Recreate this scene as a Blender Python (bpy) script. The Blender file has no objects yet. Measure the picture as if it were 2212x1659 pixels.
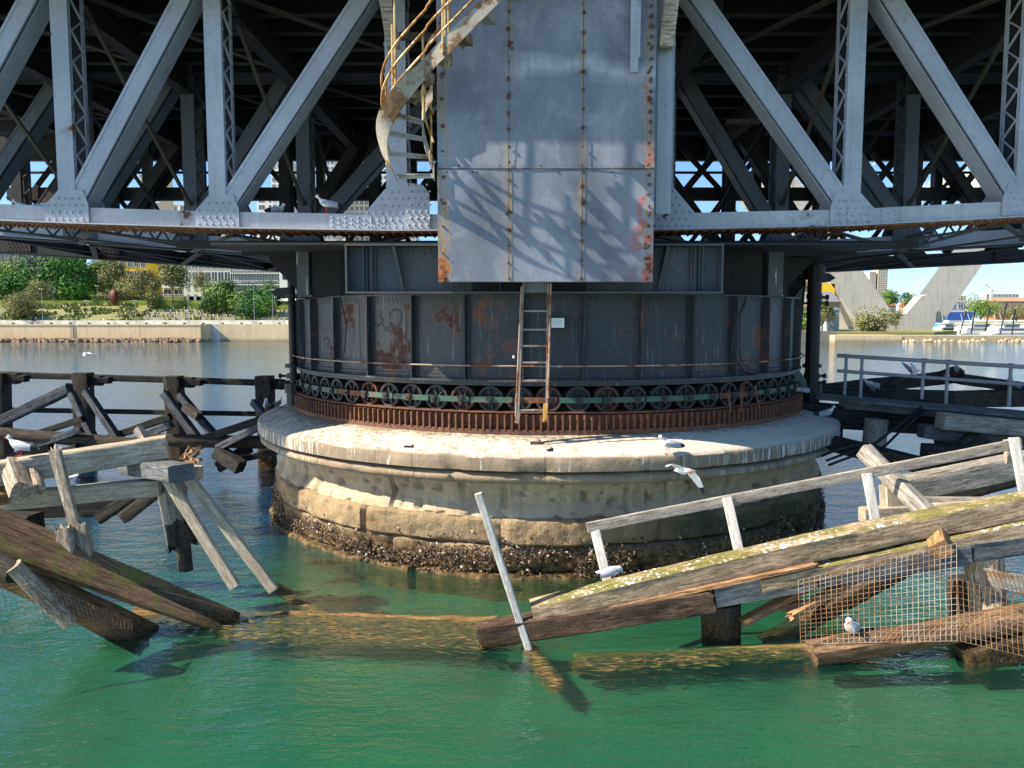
import bpy, math, random
from mathutils import Vector, Matrix, noise
R = math.radians
scn = bpy.context.scene
COL = scn.collection

# ---------------------------------------------------------------- camera
ZC = 4.55; PITCH = R(4.78); FPX = 1670.0            # photo grid 2212 x 1659
cd = bpy.data.cameras.new('camera'); cam = bpy.data.objects.new('camera', cd); COL.objects.link(cam)
cd.sensor_fit = 'HORIZONTAL'; cd.sensor_width = 36; cd.lens = 36 * FPX / 2212
cd.clip_start = 0.1; cd.clip_end = 6000
cam.location = (0, 0, ZC); cam.rotation_euler = (math.pi/2 - PITCH, 0, 0)
scn.camera = cam
# ---------------------------------------------------------------- sky + sun
SUN = Vector((-1.0, -0.25, 0.90)).normalized()
el = math.asin(SUN.z); az = math.atan2(SUN.x, SUN.y)
w = bpy.data.worlds.new('World'); scn.world = w; w.use_nodes = True
wn = w.node_tree; wn.nodes.clear()
sky = wn.nodes.new('ShaderNodeTexSky'); sky.sky_type = 'NISHITA'; sky.sun_disc = False
sky.sun_elevation = el; sky.sun_rotation = az % (2*math.pi)
sky.air_density = 1.0; sky.dust_density = 0.3; sky.ozone_density = 2.4
bg = wn.nodes.new('ShaderNodeBackground'); bg.inputs[1].default_value = 0.095
wtc = wn.nodes.new('ShaderNodeTexCoord'); wad = wn.nodes.new('ShaderNodeVectorMath'); wad.operation = 'ADD'; wad.inputs[1].default_value = (0, 0, .06)
wnm = wn.nodes.new('ShaderNodeVectorMath'); wnm.operation = 'NORMALIZE'
wn.links.new(wtc.outputs['Generated'], wad.inputs[0]); wn.links.new(wad.outputs[0], wnm.inputs[0]); wn.links.new(wnm.outputs[0], sky.inputs[0])
wo = wn.nodes.new('ShaderNodeOutputWorld')
hs = wn.nodes.new('ShaderNodeHueSaturation'); hs.inputs['Saturation'].default_value = 1.18
wn.links.new(sky.outputs[0], hs.inputs['Color']); wn.links.new(hs.outputs[0], bg.inputs[0]); wn.links.new(bg.outputs[0], wo.inputs[0])
sl = bpy.data.lights.new('sun', 'SUN'); sl.energy = 5.0; sl.angle = R(0.5); sl.color = (1.0, 0.88, 0.70)
so = bpy.data.objects.new('sun', sl); COL.objects.link(so)
so.rotation_euler = (-SUN).to_track_quat('-Z', 'Y').to_euler()
scn.view_settings.view_transform = 'Standard'; scn.view_settings.look = 'None'
scn.view_settings.exposure = 1.22; scn.view_settings.gamma = 1
scn.cycles.max_bounces = 8; scn.cycles.transparent_max_bounces = 24
scn.cycles.sample_clamp_indirect = 4

# ---------------------------------------------------------------- photo grid -> world
def P(px, py, Y):
    ax = (px - 1106) / FPX; ay = (829.5 - py) / FPX
    c, s = math.cos(PITCH), math.sin(PITCH)
    dy = c + ay * s; dz = -s + ay * c
    t = Y / dy
    return Vector((ax * t, Y, ZC + dz * t))
def PZ(px, py, z):                                   # point on the level z
    ax = (px - 1106) / FPX; ay = (829.5 - py) / FPX
    c, s = math.cos(PITCH), math.sin(PITCH)
    dy = c + ay * s; dz = -s + ay * c
    t = (z - ZC) / dz
    return Vector((ax * t, dy * t, z))

# ---------------------------------------------------------------- mesh builder
class MB:
    def __init__(s): s.v = []; s.f = []; s.m = []
    def add(s, vs, fs, mi=0):
        b = len(s.v); s.v.extend([tuple(q) for q in vs]); s.f.extend([tuple(b+i for i in f) for f in fs]); s.m.extend([mi]*len(fs))
    def frame(s, c, X, Y, Z, mi=0):                  # box with half-axis vectors
        vs = [c + X*a + Y*b + Z*d for a in (-1,1) for b in (-1,1) for d in (-1,1)]
        s.add(vs, [(0,1,3,2),(4,6,7,5),(0,4,5,1),(2,3,7,6),(0,2,6,4),(1,5,7,3)], mi)
    def box(s, a, b, mi=0):
        a = Vector(a); b = Vector(b); c = (a+b)/2; d = (b-a)/2
        s.frame(c, Vector((abs(d.x),0,0)), Vector((0,abs(d.y),0)), Vector((0,0,abs(d.z))), mi)
    def bar(s, p, q, w, h, up=(0,0,1), mi=0):        # w across, h along 'up'
        p = Vector(p); q = Vector(q); d = q-p
        if d.length < 1e-6: return
        x = d.normalized(); up = Vector(up); y = up.cross(x)
        if y.length < 1e-4: y = Vector((0,1,0)).cross(x)
        y.normalize(); z = x.cross(y).normalized()
        s.frame((p+q)/2, d/2, y*(w/2), z*(h/2), mi)
    def tube(s, pts, r, n=8, mi=0, cap=True):
        pts = [Vector(p) for p in pts]; k = len(pts)
        rs = r if isinstance(r, (list, tuple)) else [r]*k
        vs = []; prev = None
        for i, p in enumerate(pts):
            t = (pts[min(i+1,k-1)] - pts[max(i-1,0)]).normalized()
            if prev is None:
                a = Vector((0,0,1)) if abs(t.z) < .9 else Vector((1,0,0))
            else: a = prev
            u = (a - t*a.dot(t)).normalized(); prev = u; v2 = t.cross(u)
            for j in range(n):
                g = 2*math.pi*j/n; vs.append(p + (u*math.cos(g)+v2*math.sin(g))*rs[i])
        fs = [(i*n+j, i*n+(j+1)%n, (i+1)*n+(j+1)%n, (i+1)*n+j) for i in range(k-1) for j in range(n)]
        if cap: fs.append(tuple(range(n))[::-1]); fs.append(tuple((k-1)*n+j for j in range(n)))
        s.add(vs, fs, mi)
    def lathe(s, prof, c=(0,0,0), n=48, a0=0, a1=2*math.pi, mi=0, close=True, disp=None):
        full = abs(a1-a0-2*math.pi) < 1e-6; m = n if full else n+1; c = Vector(c); vs = []
        for i in range(m):
            a = a0+(a1-a0)*i/n
            for (r, z) in prof:
                rr = r; zz = z
                if disp: rr, zz = disp(a, r, z)
                vs.append(c+Vector((rr*math.cos(a), rr*math.sin(a), zz)))
        k = len(prof); fs = []
        for i in range(n):
            for j in range(k-1):
                i2 = (i+1) % m
                fs.append((i*k+j, i2*k+j, i2*k+j+1, i*k+j+1))
        s.add(vs, fs, mi)
    def prism(s, poly, ext, mi=0):                   # polygon points + extrusion vector
        n = len(poly); ext = Vector(ext); vs = [Vector(p) for p in poly] + [Vector(p)+ext for p in poly]
        fs = [tuple(range(n)), tuple(range(n, 2*n))[::-1]] + [(i, i+n, (i+1)%n+n, (i+1)%n) for i in range(n)]
        s.add(vs, fs, mi)
    def rivet(s, p, nrm, r=.02, h=None, mi=0):
        p = Vector(p); nrm = Vector(nrm).normalized(); h = h or r*.75
        a = Vector((0,0,1)) if abs(nrm.z) < .9 else Vector((1,0,0))
        u = nrm.cross(a).normalized(); v2 = nrm.cross(u)
        vs = [p+(u*math.cos(g*math.pi/3)+v2*math.sin(g*math.pi/3))*r for g in range(6)]
        vs += [p+nrm*h*.75+(u*math.cos(g*math.pi/3)+v2*math.sin(g*math.pi/3))*r*.72 for g in range(6)] + [p+nrm*h]
        fs = [(g,(g+1)%6,(g+1)%6+6,g+6) for g in range(6)] + [(6+g, 6+(g+1)%6, 12) for g in range(6)]
        s.add(vs, fs, mi)
    def rivline(s, a, b, step, nrm, r=.02, mi=0):
        a = Vector(a); b = Vector(b); n = max(1, int((b-a).length/step))
        for i in range(n+1): s.rivet(a.lerp(b, i/n), nrm, r, None, mi)
    def build(s, name, mats, parent=None, smooth=False, loc=None, matrix=None):
        me = bpy.data.meshes.new(name); me.from_pydata(s.v, [], s.f)
        if not isinstance(mats, (list, tuple)): mats = [mats]
        for m in mats: me.materials.append(m)
        me.polygons.foreach_set('material_index', s.m)
        if smooth: me.polygons.foreach_set('use_smooth', [True]*len(s.f))
        me.update(); me.validate()
        if smooth: me.set_sharp_from_angle(angle=R(38))
        o = bpy.data.objects.new(name, me); COL.objects.link(o)
        if parent: o.parent = parent
        if loc is not None: o.location = loc
        if matrix is not None: o.matrix_world = matrix
        return o
def tag(o, label=None, cat=None, group=None, kind=None):
    if label: o['label'] = label
    if cat: o['category'] = cat
    if group: o['group'] = group
    if kind: o['kind'] = kind
    return o
def empty(name, label, cat, group=None, loc=(0,0,0)):
    o = bpy.data.objects.new(name, None); COL.objects.link(o); o.location = loc; o.empty_display_size = .2
    return tag(o, label, cat, group)

# ---------------------------------------------------------------- materials
class NT:
    def __init__(s, name, rough=.6, metal=0, spec=.4):
        s.mat = bpy.data.materials.new(name); s.mat.use_nodes = True; s.t = s.mat.node_tree; s.t.nodes.clear()
        s.out = s.t.nodes.new('ShaderNodeOutputMaterial'); s.b = s.t.nodes.new('ShaderNodeBsdfPrincipled')
        s.t.links.new(s.b.outputs[0], s.out.inputs[0])
        s.b.inputs['Roughness'].default_value = rough; s.b.inputs['Metallic'].default_value = metal
        s.b.inputs['Specular IOR Level'].default_value = spec
        s._o = None; s._g = None
    def put(s, sock, v):
        if isinstance(v, bpy.types.NodeSocket): s.t.links.new(v, sock)
        elif isinstance(v, (tuple, list)) and len(v) == 3 and len(sock.default_value) == 4: sock.default_value = (*v, 1)
        else: sock.default_value = v
    def obj(s):
        if not s._o: s._o = s.t.nodes.new('ShaderNodeTexCoord')
        return s._o.outputs['Object']
    def geo(s, k='Position'):
        if not s._g: s._g = s.t.nodes.new('ShaderNodeNewGeometry')
        return s._g.outputs[k]
    def mp(s, vec, sc, loc=(0,0,0)):
        n = s.t.nodes.new('ShaderNodeMapping'); s.put(n.inputs[0], vec); n.inputs['Scale'].default_value = sc; n.inputs['Location'].default_value = loc
        return n.outputs[0]
    def noise(s, vec, scale=1, detail=4, rough=.55, dist=0, col=False):
        n = s.t.nodes.new('ShaderNodeTexNoise'); s.put(n.inputs['Vector'], vec); n.inputs['Scale'].default_value = scale
        n.inputs['Detail'].default_value = detail; n.inputs['Roughness'].default_value = rough; n.inputs['Distortion'].default_value = dist
        return n.outputs[1 if col else 0]
    def vor(s, vec, scale=1, out='Distance', feat='F1'):
        n = s.t.nodes.new('ShaderNodeTexVoronoi'); n.feature = feat; s.put(n.inputs['Vector'], vec); n.inputs['Scale'].default_value = scale
        return n.outputs[out]
    def ramp(s, f, a, b, lo=0, hi=1):
        n = s.t.nodes.new('ShaderNodeMapRange'); s.put(n.inputs[0], f)
        for i, v in zip((1,2,3,4), (a,b,lo,hi)): n.inputs[i].default_value = v
        return n.outputs[0]
    def mix(s, f, a, b, mode='MIX'):
        n = s.t.nodes.new('ShaderNodeMix'); n.data_type = 'RGBA'; n.blend_type = mode
        s.put(n.inputs[0], f); s.put(n.inputs[6], a); s.put(n.inputs[7], b); return n.outputs[2]
    def m(s, op, a, b=0.0, c=None):
        n = s.t.nodes.new('ShaderNodeMath'); n.operation = op; s.put(n.inputs[0], a); s.put(n.inputs[1], b)
        if c is not None: s.put(n.inputs[2], c)
        return n.outputs[0]
    def sep(s, v):
        n = s.t.nodes.new('ShaderNodeSeparateXYZ'); s.put(n.inputs[0], v); return n.outputs
    def com(s, x, y, z):
        n = s.t.nodes.new('ShaderNodeCombineXYZ'); s.put(n.inputs[0], x); s.put(n.inputs[1], y); s.put(n.inputs[2], z); return n.outputs[0]
    def bump(s, h, st=.5, d=.02, prev=None):
        n = s.t.nodes.new('ShaderNodeBump'); n.inputs['Strength'].default_value = st; n.inputs['Distance'].default_value = d
        s.put(n.inputs['Height'], h)
        if prev: s.put(n.inputs['Normal'], prev)
        return n.outputs[0]
    def fin(s, col, bump=None, rough=None):
        s.put(s.b.inputs['Base Color'], col)
        if bump: s.put(s.b.inputs['Normal'], bump)
        if rough is not None: s.put(s.b.inputs['Roughness'], rough)
        return s.mat
def sc3(c, k): return tuple(min(1, x*k) for x in c)

def steel(name, base, rust=.36, streak=.5, guano=0, rough=.42, rustc=(.20,.075,.03), seamrust=False):
    n = NT(name, rough); g = n.geo()
    big = n.noise(g, .7, 4); fine = n.noise(g, 9, 5, .6)
    c = n.mix(n.ramp(big, .3, .7), sc3(base,.8), sc3(base,1.15))
    c = n.mix(n.ramp(fine, .35, .75, 0, .45), c, sc3(base,.62))
    st = n.noise(n.mp(g, (7,7,.5)), 1.6, 5, .6)
    c = n.mix(n.ramp(st, .55, .75, 0, streak), c, sc3(base,.5))
    # chipped / rusted places
    rn = n.noise(g, 2.1, 8, .68); rk = n.noise(g, .55, 2)
    f = n.m('ADD', n.m('MULTIPLY', rn, .7), n.m('MULTIPLY', rk, .3))
    mk = n.ramp(f, 1-rust-.005, 1-rust+.02)
    rc = n.mix(n.ramp(n.noise(g, 14, 5, .6), .35, .65), rustc, sc3(rustc, .42))
    halo = n.ramp(f, 1-rust-.05, 1-rust+.02, 0, .55)
    c = n.mix(halo, c, sc3(rustc, 1.1)); c = n.mix(mk, c, rc)
    if guano:
        gn = n.noise(n.mp(g, (11,11,.9)), 1.5, 5, .65)
        c = n.mix(n.ramp(gn, .58, .68, 0, guano), c, (.62,.62,.58))
    return n.fin(c, n.bump(n.m('ADD', n.m('MULTIPLY', fine, .3), mk), .35, .006), n.ramp(mk, 0, 1, rough, .85))

def wood(name, c1, c2, moss=0, guano=0, dark=.3, rough=.85, wet=None, split=1.0):
    n = NT(name, rough, spec=.25); o = n.obj()
    rnd = n.t.nodes.new('ShaderNodeObjectInfo').outputs['Random']
    off = n.com(n.m('MULTIPLY', rnd, 37), n.m('MULTIPLY', rnd, 91), n.m('MULTIPLY', rnd, 13))
    vv = n.t.nodes.new('ShaderNodeVectorMath'); vv.operation = 'ADD'; n.put(vv.inputs[0], o); n.put(vv.inputs[1], off); o = vv.outputs[0]
    g1 = n.noise(n.mp(o, (2.0,17,17)), 1.6, 8, .7, .9); g2 = n.noise(n.mp(o, (1.3,40,40)), 1.5, 5, .7, .6); iso = n.noise(o, 22, 5, .65)
    bl = n.noise(o, 2.3, 4)
    c = n.mix(n.ramp(g1, .38, .60), sc3(c1,.75), sc3(c2,1.08))
    c = n.mix(n.ramp(bl, .35, .7, 0, .55), c, sc3(c1, .55))
    c = n.mix(n.ramp(iso, .45, .72, 0, .5), c, sc3(c1, .5))
    cr = n.ramp(g2, .585, .66, 0, 1)
    c = n.mix(n.m('MULTIPLY', cr, .75), c, sc3(c1, .16))
    kn = n.vor(n.mp(o, (1.2,5,5)), 1.0); c = n.mix(n.ramp(kn, .05, .09, .7, 0), c, sc3(c1, .25))
    up = n.sep(n.geo('Normal'))[2]; wp = n.geo()
    if moss:
        mn = n.noise(wp, 2.6, 6, .65); mf = n.m('MULTIPLY', n.ramp(up, .15, .7), n.ramp(mn, .62-moss*.3, .7-moss*.25))
        c = n.mix(n.m('MULTIPLY', mf, .85), c, n.mix(n.noise(wp, 12, 4), (.07,.075,.015), (.20,.20,.045)))
    if guano:
        gn = n.noise(wp, 16, 5, .6); gb = n.noise(wp, 1.2, 2)
        gf = n.m('MULTIPLY', n.ramp(up, .2, .7), n.ramp(n.m('ADD', gn, n.m('MULTIPLY', gb, .5)), 1.02-guano*.25, 1.06-guano*.25))
        c = n.mix(gf, c, (.66,.65,.60))
    if wet:
        z = n.sep(wp)[2]; wf = n.ramp(n.m('ADD', z, n.m('MULTIPLY', n.noise(wp, 4, 4), .3)), wet, wet+.35, 1, 0)
        c = n.mix(wf, c, n.mix(n.ramp(n.noise(wp, 20, 4), .4, .6), (.020,.014,.008), (.075,.05,.02)))
    h = n.m('SUBTRACT', n.m('ADD', n.m('MULTIPLY', g1, .8), n.m('MULTIPLY', iso, .5)), cr)
    return n.fin(c, n.bump(h, .75*split, .012))
# ---- specific materials
M = {}
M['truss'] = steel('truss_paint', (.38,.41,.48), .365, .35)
M['chord'] = steel('chord_paint', (.43,.44,.46), .385, .4, guano=.25, rustc=(.16,.06,.04))
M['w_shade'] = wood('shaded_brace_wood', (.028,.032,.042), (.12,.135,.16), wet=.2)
M['truss2'] = steel('truss_paint_shaded', (.085,.10,.125), .33, .5)  # near truss paint darkened; the shade is put into the colour
M['under'] = steel('rusty_underside', (.26,.20,.15), .60, .3, rough=.8, rustc=(.24,.10,.045))
M['dark'] = steel('shaded_girder_paint', (.014,.015,.018), .34, .5, rough=.7)  # girder paint darkened to carry the shade under the deck
M['deckflange'] = steel('lit_flange_paint', (.06,.055,.045), .3, .5, rough=.8)  # stringer flanges painted paler for the light their edges catch
M['brace'] = steel('rusty_brace', (.09,.08,.062), .38, .5, rough=.8)
M['wheelred'] = steel('wheel_iron_rusty', (.06,.036,.03), .5, .4, rough=.7, rustc=(.13,.048,.03))
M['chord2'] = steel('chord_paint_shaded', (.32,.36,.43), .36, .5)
M['drum'] = steel('drum_paint', (.034,.038,.046), .378, .5, guano=.13, rough=.5, rustc=(.20,.075,.04))
M['drumrust'] = steel('drum_paint_rusty', (.042,.047,.058), .452, .5, guano=.15, rough=.5, rustc=(.10,.045,.034))
M['box'] = steel('box_girder_paint', (.065,.075,.085), .34, .5, rough=.5)
M['shaft'] = steel('black_shaft', (.014,.015,.017), .35, .5, rough=.55, rustc=(.06,.03,.02))
M['guanopost'] = steel('stained_post', (.07,.075,.085), .36, .4, guano=.9)
M['rust'] = steel('rust_brown', (.075,.036,.027), .55, .5, rough=.8, rustc=(.19,.085,.05))
M['wheel'] = steel('wheel_iron', (.030,.030,.032), .40, .4, rough=.6, rustc=(.17,.055,.03))
M['green'] = steel('green_band', (.04,.095,.07), .43, .35, rough=.5, rustc=(.15,.08,.05))
M['rail'] = steel('stair_rail', (.55,.43,.20), .47, .3, rough=.5, rustc=(.35,.17,.05))
M['stair'] = steel('stair_steel', (.36,.33,.29), .46, .6, rough=.6, rustc=(.26,.15,.08))
M['ladder'] = steel('ladder_steel', (.34,.28,.23), .47, .5, rough=.8, rustc=(.24,.09,.04))
M['yellow'] = steel('yellow_tip', (.62,.36,.08), .45, .3, rough=.7)
M['grey'] = steel('grey_pipe', (.25,.27,.30), .33, .3, rough=.5)

def casing_mat():
    n = NT('casing_paint', .38); g = n.geo(); x, y, z = n.sep(g)
    base = (.21,.23,.28)
    big = n.noise(n.mp(g, (1,1,.55)), .75, 4, .5); fine = n.noise(g, 14, 5, .6)
    c = n.mix(n.ramp(big, .35, .68), sc3(base,.55), sc3(base,1.4))
    cl = n.noise(n.mp(g, (1,1,.8)), 1.5, 5, .6, .5); c = n.mix(n.ramp(cl, .52, .72, 0, .6), c, (.40,.41,.44)); c = n.mix(n.ramp(cl, .46, .32, 0, .5), c, (.13,.14,.17))
    # chalky bleached smear band
    sm = n.m('MULTIPLY', n.ramp(n.m('ABSOLUTE', n.m('SUBTRACT', n.m('ADD', z, n.m('MULTIPLY', n.noise(g, 1.1, 3), .7)), 8.98)), .03, .22, 1, 0), n.ramp(x, -.2, .2))
    c = n.mix(n.m('MULTIPLY', sm, .6), c, (.56,.57,.58))
    st = n.noise(n.mp(g, (9,9,.35)), 1.5, 5, .6)
    c = n.mix(n.ramp(st, .52, .72, 0, .6), c, (.20,.19,.18))
    c = n.mix(n.ramp(fine, .3, .8, 0, .4), c, sc3(base,.55))
    tiny = n.vor(g, 6.5); c = n.mix(n.m('MULTIPLY', n.ramp(tiny, .05, .075, 1, 0), n.ramp(n.noise(g, 1.3, 3), .48, .56)), c, (.035,.022,.018))
    # rust along the seams and the edges, bleeding down
    def seam(x0, wd):
        return n.ramp(n.m('ABSOLUTE', n.m('SUBTRACT', n.m('ADD', x, n.m('MULTIPLY', n.m('SUBTRACT', n.noise(n.mp(g,(1,1,.6)), 5, 4), .5), .14)), x0)), wd*.2, wd, 1, 0)
    rn = n.noise(n.mp(g, (1.4,1.4,.8)), 3.4, 8, .7)
    s1 = n.m('MAXIMUM', n.m('MAXIMUM', seam(CX0+.09, .22), seam(CX1-.09, .24)), n.m('MAXIMUM', seam(CS1, .13), seam(CS2, .10)))
    low = n.m('MULTIPLY', n.ramp(z, 6.2, 5.3), n.ramp(x, CX0+1.1, CX0+.2))
    f = n.m('ADD', n.m('MULTIPLY', rn, 1), n.m('ADD', n.m('MULTIPLY', s1, .15), n.m('MULTIPLY', low, .13)))
    c = n.mix(n.ramp(f, .66, .80, 0, .55), c, (.44,.33,.16))
    run = n.m('MULTIPLY', n.ramp(s1, .25, .9), n.ramp(n.noise(n.mp(g, (16,16,.8)), 1.3, 5, .6), .46, .62)); c = n.mix(n.m('MULTIPLY', run, .75), c, (.34,.24,.11))
    red = n.m('MULTIPLY', n.ramp(x, CX1-.55, CX1-.1), n.ramp(n.m('ADD', n.noise(g, 3.4, 6, .6), n.ramp(z, 6.6, 5.6, 0, .1)), .60, .63)); c = n.mix(n.m('MULTIPLY', red, n.ramp(z, 7.6, 7.1)), c, (.36,.12,.09))
    rc = n.mix(n.ramp(n.noise(g, 11, 5), .4, .62), (.42,.15,.05), (.13,.05,.03))
    mk = n.ramp(f, .745, .765); c = n.mix(mk, c, rc)
    return n.fin(c, n.bump(n.m('ADD', n.m('MULTIPLY', big, 2.5), n.m('ADD', n.m('MULTIPLY', fine, .25), mk)), .35, .01), n.ramp(mk, 0, 1, .36, .85))
YP = 13.02
CX0, CX1 = P(945,400,YP).x, P(1413,400,YP).x
CS1, CS2 = P(1099,400,YP).x, P(1258,400,YP).x
M['casing'] = casing_mat()

M['w_pale'] = wood('weathered_pale_wood', (.40,.335,.25), (.52,.46,.36), wet=0.15)
M['w_grey'] = wood('weathered_grey_wood', (.20,.185,.165), (.42,.39,.34), guano=.3, wet=.1)
M['w_white'] = wood('bleached_painted_wood', (.50,.49,.46), (.66,.64,.60), guano=.2, split=.5)
M['w_rail'] = wood('old_handrail_wood', (.28,.235,.19), (.52,.47,.40), guano=.15, split=.6)
M['w_tarbrown'] = wood('tarred_brown_wood', (.035,.022,.016), (.15,.10,.07), wet=.1)
M['w_brown'] = wood('brown_wet_wood', (.135,.075,.04), (.33,.20,.115), moss=.25, wet=.12)
M['w_orange'] = wood('raw_orange_wood', (.24,.125,.06), (.50,.30,.16), moss=.15, wet=.1)
M['w_mossy'] = wood('mossy_log_wood', (.27,.185,.105), (.55,.42,.28), moss=.72, guano=.58, wet=.1)
M['w_dark'] = wood('dark_soaked_wood', (.022,.02,.018), (.085,.075,.065), wet=.3)
M['w_tar'] = wood('tarred_fender_wood', (.012,.012,.012), (.05,.048,.045), wet=.3)
M['w_tarpost'] = wood('tarred_post_wood', (.02,.018,.016), (.085,.07,.055), wet=.4)
M['w_blue'] = wood('grey_painted_beam_wood', (.075,.085,.095), (.19,.20,.21), moss=.2, wet=.1)
M['w_rot'] = wood('splintered_old_wood', (.26,.20,.15), (.56,.48,.38), split=1.6, wet=.1)

def water():
    n = NT('green_harbour_water', .03); t = n.t
    g = n.geo(); x, y, z = n.sep(g)
    far = n.ramp(y, 14, 34, 1.0, .9)
    a = n.noise(n.mp(g, (.55,1.5,1)), 1.3, 3, .5, .5)
    b = n.noise(n.mp(g, (1.0,1.7,1)), 4.6, 3, .55, .8)
    d = n.noise(n.mp(g, (1.4,2.4,1)), 11, 2, .5, .5)
    h = n.m('ADD', n.m('MULTIPLY', a, .060), n.m('ADD', n.m('MULTIPLY', b, .031), n.m('MULTIPLY', d, .011)))
    patch = n.m('MULTIPLY', far, n.ramp(n.noise(g, .16, 3), .35, .65, .6, 1.25))
    bp = n.bump(n.m('MULTIPLY', h, patch), 1.0, .72)
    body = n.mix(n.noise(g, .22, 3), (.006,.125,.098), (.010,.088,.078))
    body = n.mix(n.ramp(y, 13.0, 18), body, (.003,.030,.070)); body = n.mix(n.ramp(y, 24, 50), body, (.06,.13,.17))  # bridge shade and sky reflection put into the body colour by distance
    df = t.nodes.new('ShaderNodeBsdfDiffuse'); n.put(df.inputs[0], body); n.put(df.inputs['Normal'], bp)
    tr = t.nodes.new('ShaderNodeBsdfTransparent'); n.put(tr.inputs[0], (.80,.95,.74))
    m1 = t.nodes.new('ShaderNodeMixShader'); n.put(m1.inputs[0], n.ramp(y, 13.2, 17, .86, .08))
    t.links.new(df.outputs[0], m1.inputs[1]); t.links.new(tr.outputs[0], m1.inputs[2])
    gl = t.nodes.new('ShaderNodeBsdfGlossy'); gl.inputs['Roughness'].default_value = .035; n.put(gl.inputs['Normal'], bp)
    dt = t.nodes.new('ShaderNodeVectorMath'); dt.operation = 'DOT_PRODUCT'; n.put(dt.inputs[0], n.geo('Incoming')); n.put(dt.inputs[1], bp)
    cs = n.m('SUBTRACT', 1.0, n.m('MINIMUM', n.m('ABSOLUTE', dt.outputs['Value']), 1.0)); fres = n.m('ADD', .05, n.m('MULTIPLY', .95, n.m('POWER', cs, 2.7)))
    m2 = t.nodes.new('ShaderNodeMixShader'); t.links.new(fres, m2.inputs[0])
    t.links.new(m1.outputs[0], m2.inputs[1]); t.links.new(gl.outputs[0], m2.inputs[2])
    t.links.new(m2.outputs[0], n.out.inputs[0])
    return n.mat
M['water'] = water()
def simple(name, c, rough=.8, var=.25, scale=3, c2=None, spec=.3):
    n = NT(name, rough, spec=spec); g = n.geo(); f = n.noise(g, scale, 5, .6)
    return n.fin(n.mix(n.ramp(f, .3, .7), sc3(c, 1-var), c2 or sc3(c, 1+var)))
M['murk'] = simple('murk_sheet', (.009,.105,.084), c2=(.018,.138,.098), scale=.5)

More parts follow.
